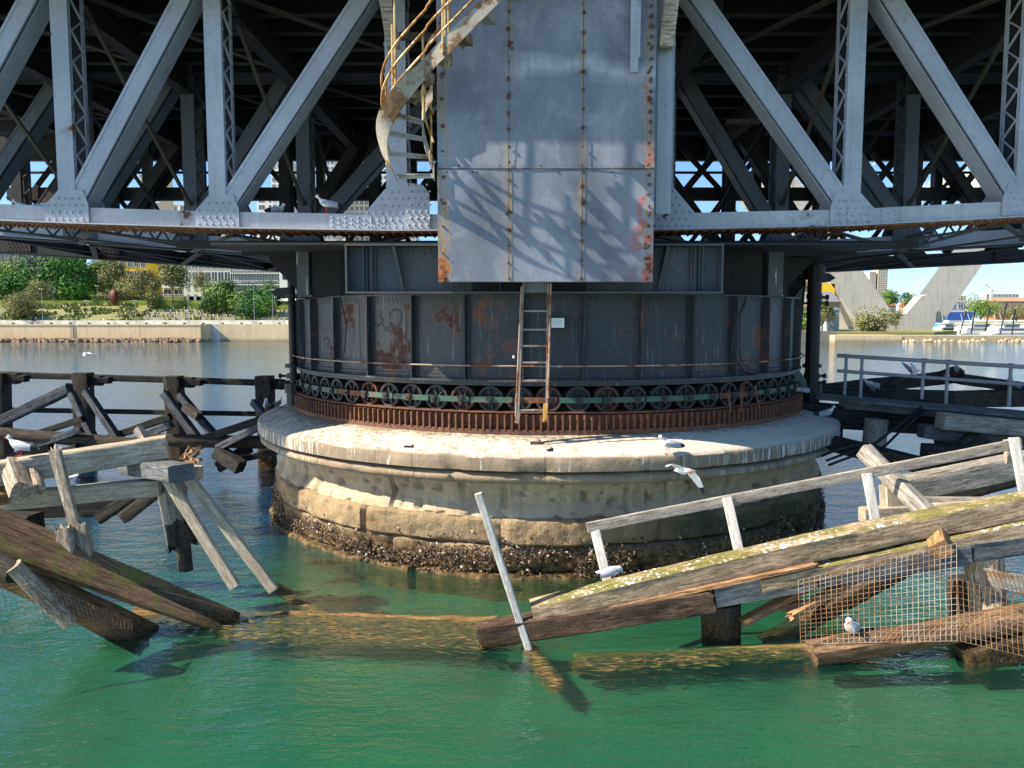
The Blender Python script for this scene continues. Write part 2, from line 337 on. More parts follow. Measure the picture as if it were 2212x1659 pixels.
# ---- pier masonry
def stone_mat(name, base, guano=0, drip=0, courses=0, wetz=None, lump=0):
    n = NT(name, .9, spec=.2); o = n.obj(); x, y, z = n.sep(o)
    ang = n.m('ARCTAN2', y, x); arc = n.m('MULTIPLY', ang, 7.0)
    cyl = n.com(arc, 0.0, z)
    f1 = n.noise(o, 1.1, 5); f2 = n.noise(o, 11, 6, .65); lay = n.noise(n.com(n.m('MULTIPLY', arc, .35), 0.0, n.m('MULTIPLY', z, 7)), 1.6, 5, .6, .5)
    c = n.mix(n.ramp(f1, .35, .68), sc3(base,.72), sc3(base,1.15))
    c = n.mix(n.ramp(lay, .4, .7, 0, .55), c, (base[0]*.85, base[1]*.66, base[2]*.5))
    c = n.mix(n.ramp(f2, .5, .8, 0, .5), c, sc3(base,.5))
    st = n.noise(n.com(n.m('MULTIPLY', arc, 3.2), 0.0, n.m('MULTIPLY', z, .35)), 1.4, 5, .65)
    c = n.mix(n.ramp(st, .55, .70, 0, .5), c, sc3(base,.34))
    if courses:
        cc = n.m('FRACT', n.m('ADD', n.m('DIVIDE', arc, courses), .3)); jn = n.m('MULTIPLY', n.ramp(n.m('ABSOLUTE', n.m('SUBTRACT', cc, .5)), .0, .009, 1, 0), 1)
        c = n.mix(n.m('MULTIPLY', jn, .8), c, sc3(base,.12))
        blk = n.t.nodes.new('ShaderNodeTexWhiteNoise'); blk.noise_dimensions = '1D'; n.put(blk.inputs['W'], n.m('FLOOR', n.m('ADD', n.m('ADD', n.m('DIVIDE', arc, courses), .3), .5))); c = n.mix(n.ramp(blk.outputs['Value'], 0, 1, 0, .55), c, sc3(base,.55))
    if guano:
        up = n.sep(n.geo('Normal'))[2]
        gn = n.noise(n.mp(o, (1,1,1)), 9, 6, .7); gb = n.noise(o, .8, 3)
        rad = n.m('SQRT', n.m('ADD', n.m('MULTIPLY', x, x), n.m('MULTIPLY', y, y)))
        amt = n.m('ADD', n.m('ADD', gn, n.m('MULTIPLY', gb, .35)), n.m('MULTIPLY', n.ramp(x, -6.5, 6.5, -.03, .14), 1))
        amt = n.m('ADD', amt, n.ramp(rad, 6.2, 6.6, -.25, 0))
        c = n.mix(n.m('MULTIPLY', n.ramp(up, .5, .9), n.ramp(amt, .50, .74, .0, .92)), c, (.58,.535,.46))
    if drip:
        dn = n.noise(n.com(n.m('MULTIPLY', arc, 8), 0.0, n.m('MULTIPLY', z, .6)), 1.5, 5, .65)
        db = n.noise(n.com(n.m('MULTIPLY', arc, .5), 0.0, 0.0), 1.2, 2)
        side = n.m('MAXIMUM', n.ramp(x, 1.2, 4.5), n.ramp(x, -2.6, -5.5))
        f = n.m('ADD', dn, n.m('MULTIPLY', side, .12)); up = n.sep(n.geo('Normal'))[2]
        c = n.mix(n.m('MULTIPLY', n.ramp(f, .60, .69, 0, drip), n.ramp(n.m('ABSOLUTE', up), .4, .7, 1, 0)), c, (.62,.61,.57))
    if wetz is not None:
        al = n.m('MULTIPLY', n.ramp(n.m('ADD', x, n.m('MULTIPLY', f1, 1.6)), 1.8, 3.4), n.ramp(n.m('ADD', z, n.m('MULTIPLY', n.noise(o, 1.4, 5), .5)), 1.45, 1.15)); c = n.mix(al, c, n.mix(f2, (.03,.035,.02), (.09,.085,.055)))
        c = n.mix(n.ramp(n.noise(o, 2.4, 6, .7), .5, .62, 0, .75), c, sc3(base, .38))
        wz = n.m('ADD', z, n.m('MULTIPLY', n.noise(o, 2.2, 6, .7), .55))
        c = n.mix(n.ramp(wz, wetz, wetz+.28, 1, 0), c, n.mix(n.ramp(n.noise(o, 8, 5), .38, .66), (.022,.018,.012), (.20,.125,.06)))
        c = n.mix(n.m('MULTIPLY', n.ramp(wz, wetz-.55, wetz-.25, 1, 0), .8), c, n.mix(f2, (.05,.05,.012), (.16,.13,.03)))
    return n.fin(c, n.bump(n.m('ADD', n.m('MULTIPLY', f2, .8), n.m('MULTIPLY', f1, 1.5)), .6, .03+lump))
M['cap'] = stone_mat('guano_covered_capstone', (.31,.255,.185), guano=1, drip=.9, courses=2.35)
M['mould'] = stone_mat('moulded_sandstone', (.33,.27,.19), drip=.45, courses=2.35)
M['neck'] = stone_mat('eroded_sandstone', (.43,.36,.26), courses=0)
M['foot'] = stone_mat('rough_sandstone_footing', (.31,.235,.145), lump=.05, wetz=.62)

# ---------------------------------------------------------------- water, bed
DX, DY = .85, 20.0
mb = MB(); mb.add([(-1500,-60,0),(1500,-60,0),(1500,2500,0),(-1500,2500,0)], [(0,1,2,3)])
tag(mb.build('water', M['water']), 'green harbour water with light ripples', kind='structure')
mb = MB(); mb.add([(-1500,-60,-.36),(1500,-60,-.36),(1500,2500,-.36),(-1500,2500,-.36)], [(0,1,2,3)])  # added opaque sheet standing for murky water, not the real bottom
tag(mb.build('murk_sheet', M['murk']), kind='structure')

# ---------------------------------------------------------------- stone pier
pier = empty('stone_pier', 'round sandstone pier under the steel drum, with a white stained ledge and oyster covered foot', 'pier', loc=(DX, DY, 0))
def nz(a, z, f, o=0): return noise.fractal(Vector((math.cos(a)*7*f+o, math.sin(a)*7*f, z*f*1.3+o)), 1.0, 2.0, 4)
def dcap(a, r, z):
    e = 0
    if r > 6.9: e = nz(a, z, .8)*.02 + min(0, nz(a, z, 1.9, 9)+.25)*.13
    return r+e, z + (nz(a, r, 1.2)*.010 if z > 2.2 else 0)
m = MB(); m.lathe([(5.6,2.52),(6.2,2.50),(6.5,2.42),(6.8,2.33),(7.0,2.265),(7.07,2.23),(7.10,2.19),(7.10,2.10),(7.10,2.02),(7.095,1.975),(7.04,1.955),(6.99,1.95),(6.93,1.95)], n=480, disp=dcap)
m.build('capstone_ledge', M['cap'], pier, smooth=True)
pr = [(6.90,1.96)] + [(6.90+.15*math.sin(t*math.pi/10), 1.93-.21*(1-math.cos(t*math.pi/10))/2) for t in range(11)] + [(6.86,1.715),(6.80,1.70)]
m = MB(); m.lathe(pr, n=480, disp=lambda a, r, z: (r+nz(a,z,.9,3)*.018+min(0,nz(a,z,2.1,5)+.22)*.12, z))
m.build('torus_moulding', M['mould'], pier, smooth=True)
NJ = 19; rj = random.Random(5)
joff = [rj.uniform(-.02,.02) for _ in range(NJ)]
def dneck(a, r, z):
    e = nz(a, z, .45, 2)*.05 + noise.fractal(Vector((a*26, 0, z*1.1)), 1, 2, 3)*.028
    k = (a/(2*math.pi)*NJ + .2) % NJ; i = int(k+.5) % NJ; d = abs(k-(int(k+.5))-joff[i])
    if d < .035: e -= (.035-d)*2.6*(.6+.8*abs(nz(a*3, z, 2.2, 7)))
    h = noise.noise(Vector((a*30, 4, z*7)));  e -= max(0, h-.22)*.26; e -= max(0, noise.noise(Vector((a*55, 9, z*4)))-.3)*.14
    return r+e, z
m = MB(); pr = []
for i in range(30):
    t = i/29; pr.append((6.72 - .17*math.sin(min(1,t*1.25)*math.pi*.62) + .20*max(0,t-.55)**1.3*1.7, 1.74-.68*t))
m.lathe(pr, n=700, disp=dneck); m.build('eroded_neck', M['neck'], pier, smooth=True)
def dfoot(seed, nb, zt, zb, am):
    rr = random.Random(seed); pop = [rr.uniform(-.02,.05) for _ in range(nb)]
    def d(a, r, z):
        k = (a/(2*math.pi)*nb + seed*.37) % nb; i = int(k) % nb; fr = k-int(k); u = min(fr, 1-fr)*2*math.pi*6.8/nb
        v = min(zt-z, z-zb); e = pop[i] - .12*math.exp(-u/.03) - .07*math.exp(-max(0,v)/.02)
        e += nz(a, z, .9, seed)*am + nz(a, z, 3.2, seed+4)*am*.5
        return r+e, z+(nz(a, 0, .6, seed)*.02)
    return d
def foot(name, seed, nb, r0, zt, zb, am, mat):
    n_ = 10; pr = [(r0-.22, zt)] + [(r0, zt-(zt-zb)*j/n_) for j in range(n_+1)] + [(r0-.2, zb)]
    m = MB(); m.lathe(pr, n=520, disp=dfoot(seed, nb, zt, zb, am)); return m.build(name, mat, pier, smooth=True)
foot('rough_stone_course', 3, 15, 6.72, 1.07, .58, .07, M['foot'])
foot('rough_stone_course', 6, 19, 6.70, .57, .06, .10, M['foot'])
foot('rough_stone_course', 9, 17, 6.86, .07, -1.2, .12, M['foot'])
# oysters
m = MB(); rr = random.Random(11)
for i in range(15000):
    a = R(rr.uniform(150, 390)); z = rr.triangular(-.08, .84, .25)
    if noise.noise(Vector((a*9, z*3, 2))) < -.12: continue
    if z > .5 and rr.random() < .7: continue
    rad = 6.72+rr.uniform(-.02,.10); c = Vector((rad*math.cos(a), rad*math.sin(a), z)); nrm = Vector((math.cos(a), math.sin(a), rr.uniform(-.5,.8))).normalized()
    u = nrm.cross(Vector((rr.uniform(-1,1), rr.uniform(-1,1), rr.uniform(-1,1)))).normalized(); v = nrm.cross(u)
    s = rr.uniform(.018,.044); k = 5
    ring = [c+(u*math.cos(2*math.pi*j/k)*s+v*math.sin(2*math.pi*j/k)*s*.6)*rr.uniform(.7,1.15)+nrm*rr.uniform(0,.03) for j in range(k)]
    mi = 1 if rr.random() < .07 else (2 if rr.random() < .35 else 0)
    m.add(ring+[c+nrm*s*.75], [(j,(j+1)%k,k) for j in range(k)], mi)
oy = m.build('oysters', [simple('oyster_dark', (.05,.037,.024)), simple('oyster_pale', (.42,.38,.31)), simple('oyster_brown', (.15,.10,.055))], pier)
tag(oy, kind='stuff')
m = MB(); rr = random.Random(21)
for i in range(1500):
    a = R(rr.uniform(165, 375)); q = rr.random()**1.4; rad = 6.8+q*2.2; z = -.12-q*1.1+rr.uniform(-.08,.06); s_ = rr.uniform(.06,.22)
    c = Vector((rad*math.cos(a), rad*math.sin(a), z)); k = 6
    lo = [c+Vector((math.cos(b_)*s_*rr.uniform(.8,1.3), math.sin(b_)*s_*rr.uniform(.8,1.3), -s_*.5)) for b_ in [j*1.047 for j in range(k)]]
    hi = [c+Vector((math.cos(b_)*s_*.6, math.sin(b_)*s_*.6, s_*rr.uniform(.2,.6))) for b_ in [j*1.047+.4 for j in range(k)]]
    m.add(lo+hi, [(j,(j+1)%k,(j+1)%k+k,j+k) for j in range(k)]+[tuple(range(k,2*k))], rr.choice((0,0,1)))
tag(m.build('drowned_rubble', [simple('weedy_stone', (.20,.15,.04), c2=(.34,.27,.08)), simple('brown_stone', (.11,.075,.03))]), 'weedy rubble under the water round the foot of the pier', kind='stuff')
# rusty bolts and litter left on the ledge
def litter(px, py, l, wd, rz, name, label, mt):
    c = PZ(px, py, 2.37); m = MB()
    m.frame(Vector((0,0,wd*.35)), Vector((l/2,0,0)), Vector((0,wd/2,0)), Vector((0,0,wd*.35)))
    m.frame(Vector((l*.36,0,wd*.75)), Vector((l*.1,0,0)), Vector((0,wd*.6,0)), Vector((0,0,wd*.3)))
    o = m.build(name, mt); o.location = c; o.rotation_euler = (0,R(3),rz); tag(o, label, 'scrap')
litter(883, 967, .17, .05, .1, 'broken_bolt', 'small brown broken bolt lying on the left part of the pier ledge', M['rust'])
litter(1157, 960, .19, .07, .05, 'iron_chip', 'flat rusty iron chip lying on the middle of the pier ledge', M['rust'])
litter(1188, 975, .1, .06, .6, 'stone_chip', 'tiny dark chip beside the flat iron chip on the ledge', M['wheel'])

# ---------------------------------------------------------------- toothed rack ring
m = MB(); NTe = 300
prof = []; 
for i in range(NTe):
    a = 2*math.pi*i/NTe; da = 2*math.pi/NTe
    prof += [(a, 6.19), (a+da*.30, 6.19), (a+da*.38, 6.285), (a+da*.60, 6.285), (a+da*.68, 6.19)]
k = len(prof); vs = []
for (a, r) in prof: vs += [(r*math.cos(a), r*math.sin(a), 2.56), (r*math.cos(a), r*math.sin(a), 2.835)]
fs = [(2*i, 2*((i+1)%k), 2*((i+1)%k)+1, 2*i+1) for i in range(k)]
m.add(vs, fs)
tv = [(5.7*math.cos(a), 5.7*math.sin(a), 2.85) for (a, r) in prof]; b = [(r*math.cos(a), r*math.sin(a), 2.835) for (a, r) in prof]
m.add(b+tv, [(i, (i+1)%k, k+(i+1)%k, k+i) for i in range(k)])
ring = m.build('rack_ring', M['rust'], loc=(DX, DY, 0))
tag(ring, 'rust brown toothed ring lying round the top of the stone pier', 'gear ring')
m = MB(); m.lathe([(5.9,2.58),(6.27,2.57),(6.27,2.49),(6.2,2.42)], n=200); m.build('base_plate', M['rust'], ring)
m = MB(); m.lathe([(5.75,2.84),(6.22,2.855),(6.24,2.87),(6.24,2.885),(5.75,2.89)], n=200); m.build('track_plate', M['rust'], ring)

# ---------------------------------------------------------------- rollers
rol = empty('roller_ring', 'ring of spoked iron rollers tied by a green band, between drum and toothed ring', 'roller ring', loc=(DX, DY, 0))
def wheel_mesh():
    m = MB(); ro, ri = .238, .190
    prof = [(ri, -.02),(ri,.035),(ro-.006,.04),(ro,.03),(ro,-.30),(ri*.9,-.30)]
    m.lathe([(r, z) for r, z in prof], n=30)
    m.lathe([(0,-.03),(ri*.98,-.03)], n=20, mi=1)
    m.lathe([(0,.055),(.04,.055),(.05,.03),(.05,-.02)], n=12)
    for i in range(6):
        a = i*math.pi/3; d = Vector((math.cos(a), math.sin(a), 0)); m.bar(d*.04, d*.2, .03, .03, (0,0,1))
    # local z becomes radial
    return m
wm = wheel_mesh(); WL = []; w0 = None; NW = 72; rr = random.Random(3)
for i in range(NW):
    a = -math.pi/2 + (i-.35)*2*math.pi/NW
    if not (-math.pi*1.02 < math.atan2(math.sin(a), math.cos(a)) < math.pi*.06 or math.sin(a) < .15): continue
    if math.sin(a) > .2: continue
    if w0 is None: w0 = wm.build('roller_wheel', [M['wheel'], M['shaft']], rol); o = w0
    else: o = w0.copy(); COL.objects.link(o); o.parent = rol
    d = Vector((math.cos(a), math.sin(a), 0)); zx = Vector((0,0,1)); y = d.cross(zx)
    mat = Matrix((( -y.x, 0, d.x, 6.07*d.x), (-y.y, 0, d.y, 6.07*d.y), (0, 1, 0, 3.105), (0,0,0,1)))
    o.matrix_local = mat @ Matrix.Rotation(rr.uniform(0,1.0), 4, 'Z')
    WL.append((o, rr.random() < .16 or -4 < (i if i < 36 else i-72) < 1 and rr.random() < .7))
for o, red in WL:
    if red: o.material_slots[0].link = 'OBJECT'; o.material_slots[0].material = M['wheelred']
# green spacer band segments with axle brackets
nb = 26
for s_ in range(nb):
    a0 = math.pi*(.96+1.08*s_/nb); a1 = math.pi*(.96+1.08*(s_+1)/nb)-.006
    m = MB(); kk = 5
    for j in range(kk):
        b0 = a0+(a1-a0)*j/kk; b1 = a0+(a1-a0)*(j+1)/kk
        p = Vector((6.20*math.cos(b0), 6.20*math.sin(b0), 3.10)); q = Vector((6.20*math.cos(b1), 6.20*math.sin(b1), 3.10))
        m.bar(p, q, .025, .10, (0,0,1))
    m.build('spacer_band', M['green'] if s_ % 5 != 2 else M['rust'], rol)
for i in range(NW):
    a = -math.pi/2 + (i-.35)*2*math.pi/NW
    if math.sin(a) > .1: continue
    m = MB(); d = Vector((math.cos(a), math.sin(a), 0)); t = Vector((-math.sin(a), math.cos(a), 0)); c = d*6.235+Vector((0,0,3.10))
    m.frame(c, t*.045, d*.022, Vector((0,0,.062))); m.frame(c+Vector((0,0,.05)), t*.07, d*.03, Vector((0,0,.012)))
    m.tube([c-d*.01+Vector((0,0,-.01)), c+d*.045+Vector((0,0,-.01))], .019, 6)
    m.build('axle_bracket', M['wheel'], rol)
# ================================================================= swing bridge
br = empty('swing_bridge', 'grey steel truss swing bridge turning on a riveted drum above the round stone pier', 'bridge', loc=(DX, DY, 0))
br_inv = Matrix.Translation((-DX, -DY, 0))
def part(m, name, mats, parent=None, smooth=False):  # mesh given in world coordinates, parented under the bridge (parts sit at the bridge origin)
    par = parent or br
    m.v = [(x-DX, y-DY, z) for x, y, z in m.v]
    return m.build(name, mats, par, smooth=smooth)
ZT = 10.85
def truss(Y, chord, posts, inner, deep, cs, mat, rv, gw, label, hch, pw, skip_lace=False, drop=0):
    """chord: [(px, py top)], posts: px list; diagonals rise towards the tower"""
    YB = Y+deep
    cpts = [P(px, py, Y) for px, py in chord]
    def ctop(X):
        for a, b in zip(cpts, cpts[1:]):
            if a.x <= X <= b.x: return a.z+(b.z-a.z)*(X-a.x)/(b.x-a.x)
        return (cpts[0] if X < cpts[0].x else cpts[-1]).z
    m = MB()
    for a, b in zip(cpts, cpts[1:]):
        d = Vector((0,0,hch/2))
        for yy in (Y+.02, YB-.02):
            m.bar(Vector((a.x,yy,a.z))-d, Vector((b.x,yy,b.z))-d, .03, hch, (0,0,1), 0)
        sg = -1; e = Vector((0,0,hch))
        m.bar(Vector((a.x,Y-.055,a.z))-e, Vector((b.x,Y-.055,b.z))-e, .16, .025, (0,0,1), 0)
        m.bar(Vector((a.x,YB+.055,a.z))-e, Vector((b.x,YB+.055,b.z))-e, .16, .025, (0,0,1), 0)
        e2 = Vector((0,0,hch+.03))
        m.bar(Vector((a.x,(Y+YB)/2,a.z))-e2, Vector((b.x,(Y+YB)/2,b.z))-e2, deep+.24, .02, (0,0,1), 1)
        if rv:
            L = b-a; n = int(L.length/.17)
            for i in range(n):
                c = a.lerp(b, (i+.5)/n)
                for q in range(6): m.rivet((c.x, Y-.08+(deep+.16)*q/5, c.z-hch-.04), (0,0,-1), .028, .03, 1)
                m.rivet((c.x, Y+.005, c.z-hch+.04), (0,-1,0), .011)
    cx = (posts[inner[0]]+posts[inner[1]])/2
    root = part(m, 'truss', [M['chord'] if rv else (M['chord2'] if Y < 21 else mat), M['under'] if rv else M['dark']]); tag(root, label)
    m = MB()
    x0 = P(posts[0],450,Y).x-1.5; x1 = P(posts[-1],450,Y).x+1.5
    for yy in (Y, YB): m.bar((x0,yy,ZT), (x1,yy,ZT), .04, .40)
    m.bar((x0,(Y+YB)/2,ZT-.21), (x1,(Y+YB)/2,ZT-.21), deep+.2, .02)
    part(m, 'top_chord', mat if rv else M['dark'], root)
    X = [P(px, 450, Y).x for px in posts]
    for i, x in enumerate(X):
        zb = ctop(x); tower = i in inner
        m = MB(); wd = pw*(1.2 if tower else 1)
        m.bar((x,Y-.02,zb-.02), (x,Y-.02,ZT), .03, wd, (1,0,0)); m.bar((x,YB+.02,zb-.02), (x,YB+.02,ZT), .03, wd, (1,0,0))
        for sx in (-1,1):
            for yy in (Y+.045, YB-.045): m.bar((x+sx*(wd/2-.012), yy, zb), (x+sx*(wd/2-.012), yy, ZT), .02, .05, (0,1,0))
            if skip_lace: continue
            n = int((ZT-zb)/.27)
            for j in range(n):
                za = zb+.1+(ZT-zb-.1)*j/n; zc = zb+.1+(ZT-zb-.1)*(j+1)/n
                ya, yb = (Y+.06, YB-.06) if j % 2 else (YB-.06, Y+.06)
                m.bar((x+sx*(wd/2+.006), ya, za), (x+sx*(wd/2+.006), yb, zc), .014, .04, (1,0,0))
                if rv: m.rivet((x+sx*(wd/2+.013), yb, zc), (sx,0,0), .026)
        if rv and tower:
            m.rivline((x-wd*.3,Y-.035,zb+.6), (x-wd*.3,Y-.035,ZT), .16, (0,-1,0), .016); m.rivline((x+wd*.3,Y-.035,zb+.6), (x+wd*.3,Y-.035,ZT), .16, (0,-1,0), .016)
        if rv:
            m.box((x-wd/2+.02,Y+.010,zb+.05), (x+wd/2-.02,Y+.014,ZT), 1); m.box((x-wd/2+.02,YB-.014,zb+.05), (x+wd/2-.02,YB-.010,ZT), 1)  # dark liner sheets paint the shade inside the open post
            for s_ in (-1,1): m.rivline((x+s_*wd/2,Y+.03,zb+.5), (x+s_*wd/2,Y+.03,ZT), .27, (s_,0,0), .03)
        part(m, 'post', [mat, M['dark']], root)
        # gussets
        h1 = .30*gw/.8; m = MB()
        s = 1 if i > inner[0]-.5 and i >= len(X)/2 else -1   # +1 right arm
        wL, wR = (gw*.52, gw*.48) if s < 0 else (gw*.48, gw*.52)
        if tower: wL, wR = (gw*.75, gw*.55) if s < 0 else (gw*.55, gw*.75)
        top = zb+h1*(1.5 if tower else 1)
        poly = [(x-wL, Y-.045, zb-hch+.02), (x+wR, Y-.045, zb-hch+.02)]
        if s < 0: poly += [(x+wR, Y-.045, zb+.05 if not tower else top*.4+zb*.6), (x+wR*.75, Y-.045, top), (x-wL*.35, Y-.045, top), (x-wL, Y-.045, zb)]
        else: poly += [(x+wR, Y-.045, zb), (x+wR*.35, Y-.045, top), (x-wL*.75, Y-.045, top), (x-wL, Y-.045, zb+.05)]
        m.prism(poly, (0,.022,0)); 
        mg = MB(); mg.prism([(a, YB+.04, c) for a, b_, c in poly], (0,.022,0)); part(mg, 'gusset', mat, root)
        if rv or gw > .75:
            st = .125; nx = int((wL+wR)/st); nzv = int((top-zb+hch)/st)
            for a in range(nx):
                for b_ in range(nzv):
                    xx = x-wL+.07+a*st+(.5*st if b_ % 2 else 0); zz = zb-hch+.07+b_*st
                    if xx > x+wR-.05: continue
                    lim = (x-wL*.35 if s < 0 else x-wL) ; 
                    if zz > zb-.02:
                        fr = (zz-zb)/(top-zb); 
                        lo = x-wL+(wL*.65)*fr+.05 if s < 0 else x-wL*.98+.05; hi = x+wR*.97-.04 if s < 0 else x+wR-(wR*.65)*fr-.05
                        if xx < lo or xx > hi: continue
                    m.rivet((xx, Y-.047, zz), (0,-1,0), .022, .026)
        part(m, 'gusset', mat, root)
        # diagonal from this node up to the next top node towards the tower
        if i < inner[0] or i > inner[1]:
            j = i+1 if i < inner[0] else i-1
            a = Vector((x, Y, zb+.10)); b_ = Vector((X[j], Y, ZT-.1)); d = (b_-a).normalized(); sgn = 1 if X[j] > x else -1
            a = a+Vector((sgn*-.02,0,0)); b_ = b_-Vector((sgn*.26,0,0))
            if Y < 15: a += Vector((sgn*.14,0,0))
            m = MB(); dw = pw*1.02; perp = Vector((-d.z,0,d.x))
            m.bar(a, b_, .03, dw, perp); m.bar(a+Vector((0,deep,0)), b_+Vector((0,deep,0)), .03, dw, perp)
            for q in (-1,1):
                o = perp*(q*(dw/2+.012)); m.bar(a+o+Vector((0,deep*.53,0)), b_+o+Vector((0,deep*.53,0)), deep*.84, .02, perp)
            # lip
            for q in (-1,1): m.bar(a+perp*q*(dw/2-.03)+Vector((0,-.021,0)), b_+perp*q*(dw/2-.03)+Vector((0,-.021,0)), .008, .05, perp)
            part(m, 'diagonal', mat, root)
            if rv and i in (inner[0]-1, inner[1]+1): pass
    if rv:   # splice plates with rivet fields on the chord between nodes
        for (pa, pb) in ((714,836),(1804-0.0,1940)):
            pass
    return root, X, ctop
PN = [-180,148,472,858,1430,1838,2208,2560]
t1, X1, C1 = truss(14.35, [(-420,424),(-180,433),(148,447),(472,457),(840,463),(1430,461),(1838,452),(2208,433),(2560,414),(2700,410)], PN, (3,4), .50, 0, M['truss'], True, .80,
    'near truss, its lower chord lit by the sun', .30, .31)
P2 = [-70,172,413,657,1010,1440,1688,1963,2240]
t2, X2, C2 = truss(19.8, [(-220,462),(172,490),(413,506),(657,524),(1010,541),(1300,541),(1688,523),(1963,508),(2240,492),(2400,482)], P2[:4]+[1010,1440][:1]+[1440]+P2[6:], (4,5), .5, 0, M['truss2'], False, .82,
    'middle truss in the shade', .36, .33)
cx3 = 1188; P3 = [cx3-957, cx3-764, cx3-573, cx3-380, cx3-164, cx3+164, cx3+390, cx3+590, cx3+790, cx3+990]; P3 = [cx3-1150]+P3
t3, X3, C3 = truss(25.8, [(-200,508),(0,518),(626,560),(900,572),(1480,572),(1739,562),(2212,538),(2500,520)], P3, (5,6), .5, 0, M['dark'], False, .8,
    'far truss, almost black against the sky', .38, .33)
# splice plates on the near chord
def splice(px0, px1, t=.02):
    a = P(px0, 470, 14.35).x; b = P(px1, 470, 14.35).x; m = MB(); za, zb = C1(a), C1(b)
    m.prism([(a,14.31,za-.285),(b,14.31,zb-.285),(b,14.31,zb-.015),(a,14.31,za-.015)], (0,.02,0))
    n = int((b-a)/.115)
    for i in range(n):
        for j in range(2 if i % 2 else 3):
            f = (i+.5)/n; m.rivet((a+(b-a)*f, 14.31, za+(zb-za)*f-.07-j*.08-(.04 if i % 2 else 0)), (0,-1,0), .022, .026)
    part(m, 'splice_plate', M['truss'], t1)
splice(712, 838); splice(1804, 1938-0); splice(-120, -20)
m = MB()    # tower side plates with rust streaks next to the casing
for (pa, pb) in ((875, 928),):
    a = P(pa, 450, 14.3).x; b = P(pb, 450, 14.3).x
    m.prism([(a,14.285,C1(a)-.27),(b,14.285,C1(b)-.27),(b,14.285,C1(b)+.35),(b-.12,14.285,C1(b)+.52),(a,14.285,C1(a)+.56)], (0,.02,0))
    for i in range(4):
        for j in range(7): m.rivet((a+.06+i*.115+(.05 if j%2 else 0), 14.283, C1(a)-.2+j*.12), (0,-1,0), .024, .03)
part(m, 'tower_plate', M['truss'], t1)
# sway rods and lateral bracing
def brace(name, pts, wd, th, mt=None, up=(0,0,1)):
    m = MB()
    for a, b in pts: m.bar(a, b, wd, th, up)
    return part(m, name, mt or M['brace'])
ztop = ZT-.26
for i in range(len(X1)-1):                           # top laterals between near and middle truss
    if i in (3,): continue
    j2 = min(len(X2)-1, i+1) if X1[i] < 0 else i+1
    xa = X1[i] if X1[i] < 0 else X1[i+1] if i+1 < len(X1) else X1[i]
    xb = min(X2, key=lambda q: abs(q-(xa+(2.9 if xa < 0 else -2.9))))
    brace('lateral_brace', [(Vector((xa,14.9,ztop)), Vector((xb,19.8,ztop-.05)))], .16, .05)
for i, x in enumerate(X2[:-1]):
    brace('lateral_brace', [(Vector((x,20.3,ztop)), Vector((X2[i+1],25.8,ztop)))], .13, .05)
for i in range(len(X1)):                             # sway rods, near to middle truss
    if i in (3,4): continue
    x = X1[i]; xb = min(X2, key=lambda q: abs(q-x))
    brace('sway_rod', [(Vector((x+.15,14.9,ZT-.5)), Vector((xb,19.8,7.4)))], .07, .07)
    brace('sway_rod', [(Vector((xb,19.9,ZT-.6)), Vector((x,25.8,7.0)))], .08, .08, M['dark'])
    # bottom laterals
for i in range(len(X1)-1):
    xa, xb = X1[i], X1[i+1]
    za = C1(xa)-.34; 
    xc = min(X2, key=lambda q: abs(q-xa)); xd = min(X2, key=lambda q: abs(q-xb))
    if i == 3: continue
    brace('bottom_lateral', [(Vector((xa,14.9,C1(xa)-.36)), Vector((xd,19.8,C2(xd)-.42)))], .12, .035)
    brace('bottom_lateral', [(Vector((xb,14.9,C1(xb)-.38)), Vector((xc,19.8,C2(xc)-.44)))], .12, .035)
for i in range(len(X2)-1):
    xa, xb = X2[i], X2[i+1]
    brace('bottom_lateral', [(Vector((xa,20.3,C2(xa)-.4)), Vector((xb,25.8,C3(xb)-.4)))], .14, .04, M['dark'])
    brace('bottom_lateral', [(Vector((xb,20.3,C2(xb)-.42)), Vector((xa,25.8,C3(xa)-.42)))], .14, .04, M['dark'])
    # cross frames
    brace('cross_girder', [(Vector((xa,20.3,C2(xa)-.2)), Vector((xa,25.8,C3(xa)-.2)))], .08, .34, M['dark'])
for x in X1:
    if X1[3]-.1 <= x <= X1[4]+.1: continue
    xb = min(X2, key=lambda q: abs(q-x)); m = MB()
    for dz in (0, -.30): m.bar((x,14.9,C1(x)-.03+dz), (xb,19.8,C2(xb)-.05+dz), .08, .05)
    for k_ in range(12):
        f0, f1 = k_/12, (k_+1)/12; a = Vector((x,14.9,C1(x)-.05)).lerp(Vector((xb,19.8,C2(xb)-.05)), f0); b = Vector((x,14.9,C1(x)-.05)).lerp(Vector((xb,19.8,C2(xb)-.05)), f1)
        if k_ % 2: a.z -= .27
        else: b.z -= .27
        m.bar(a, b, .03, .04)
    part(m, 'lattice_strut', M['truss2'])
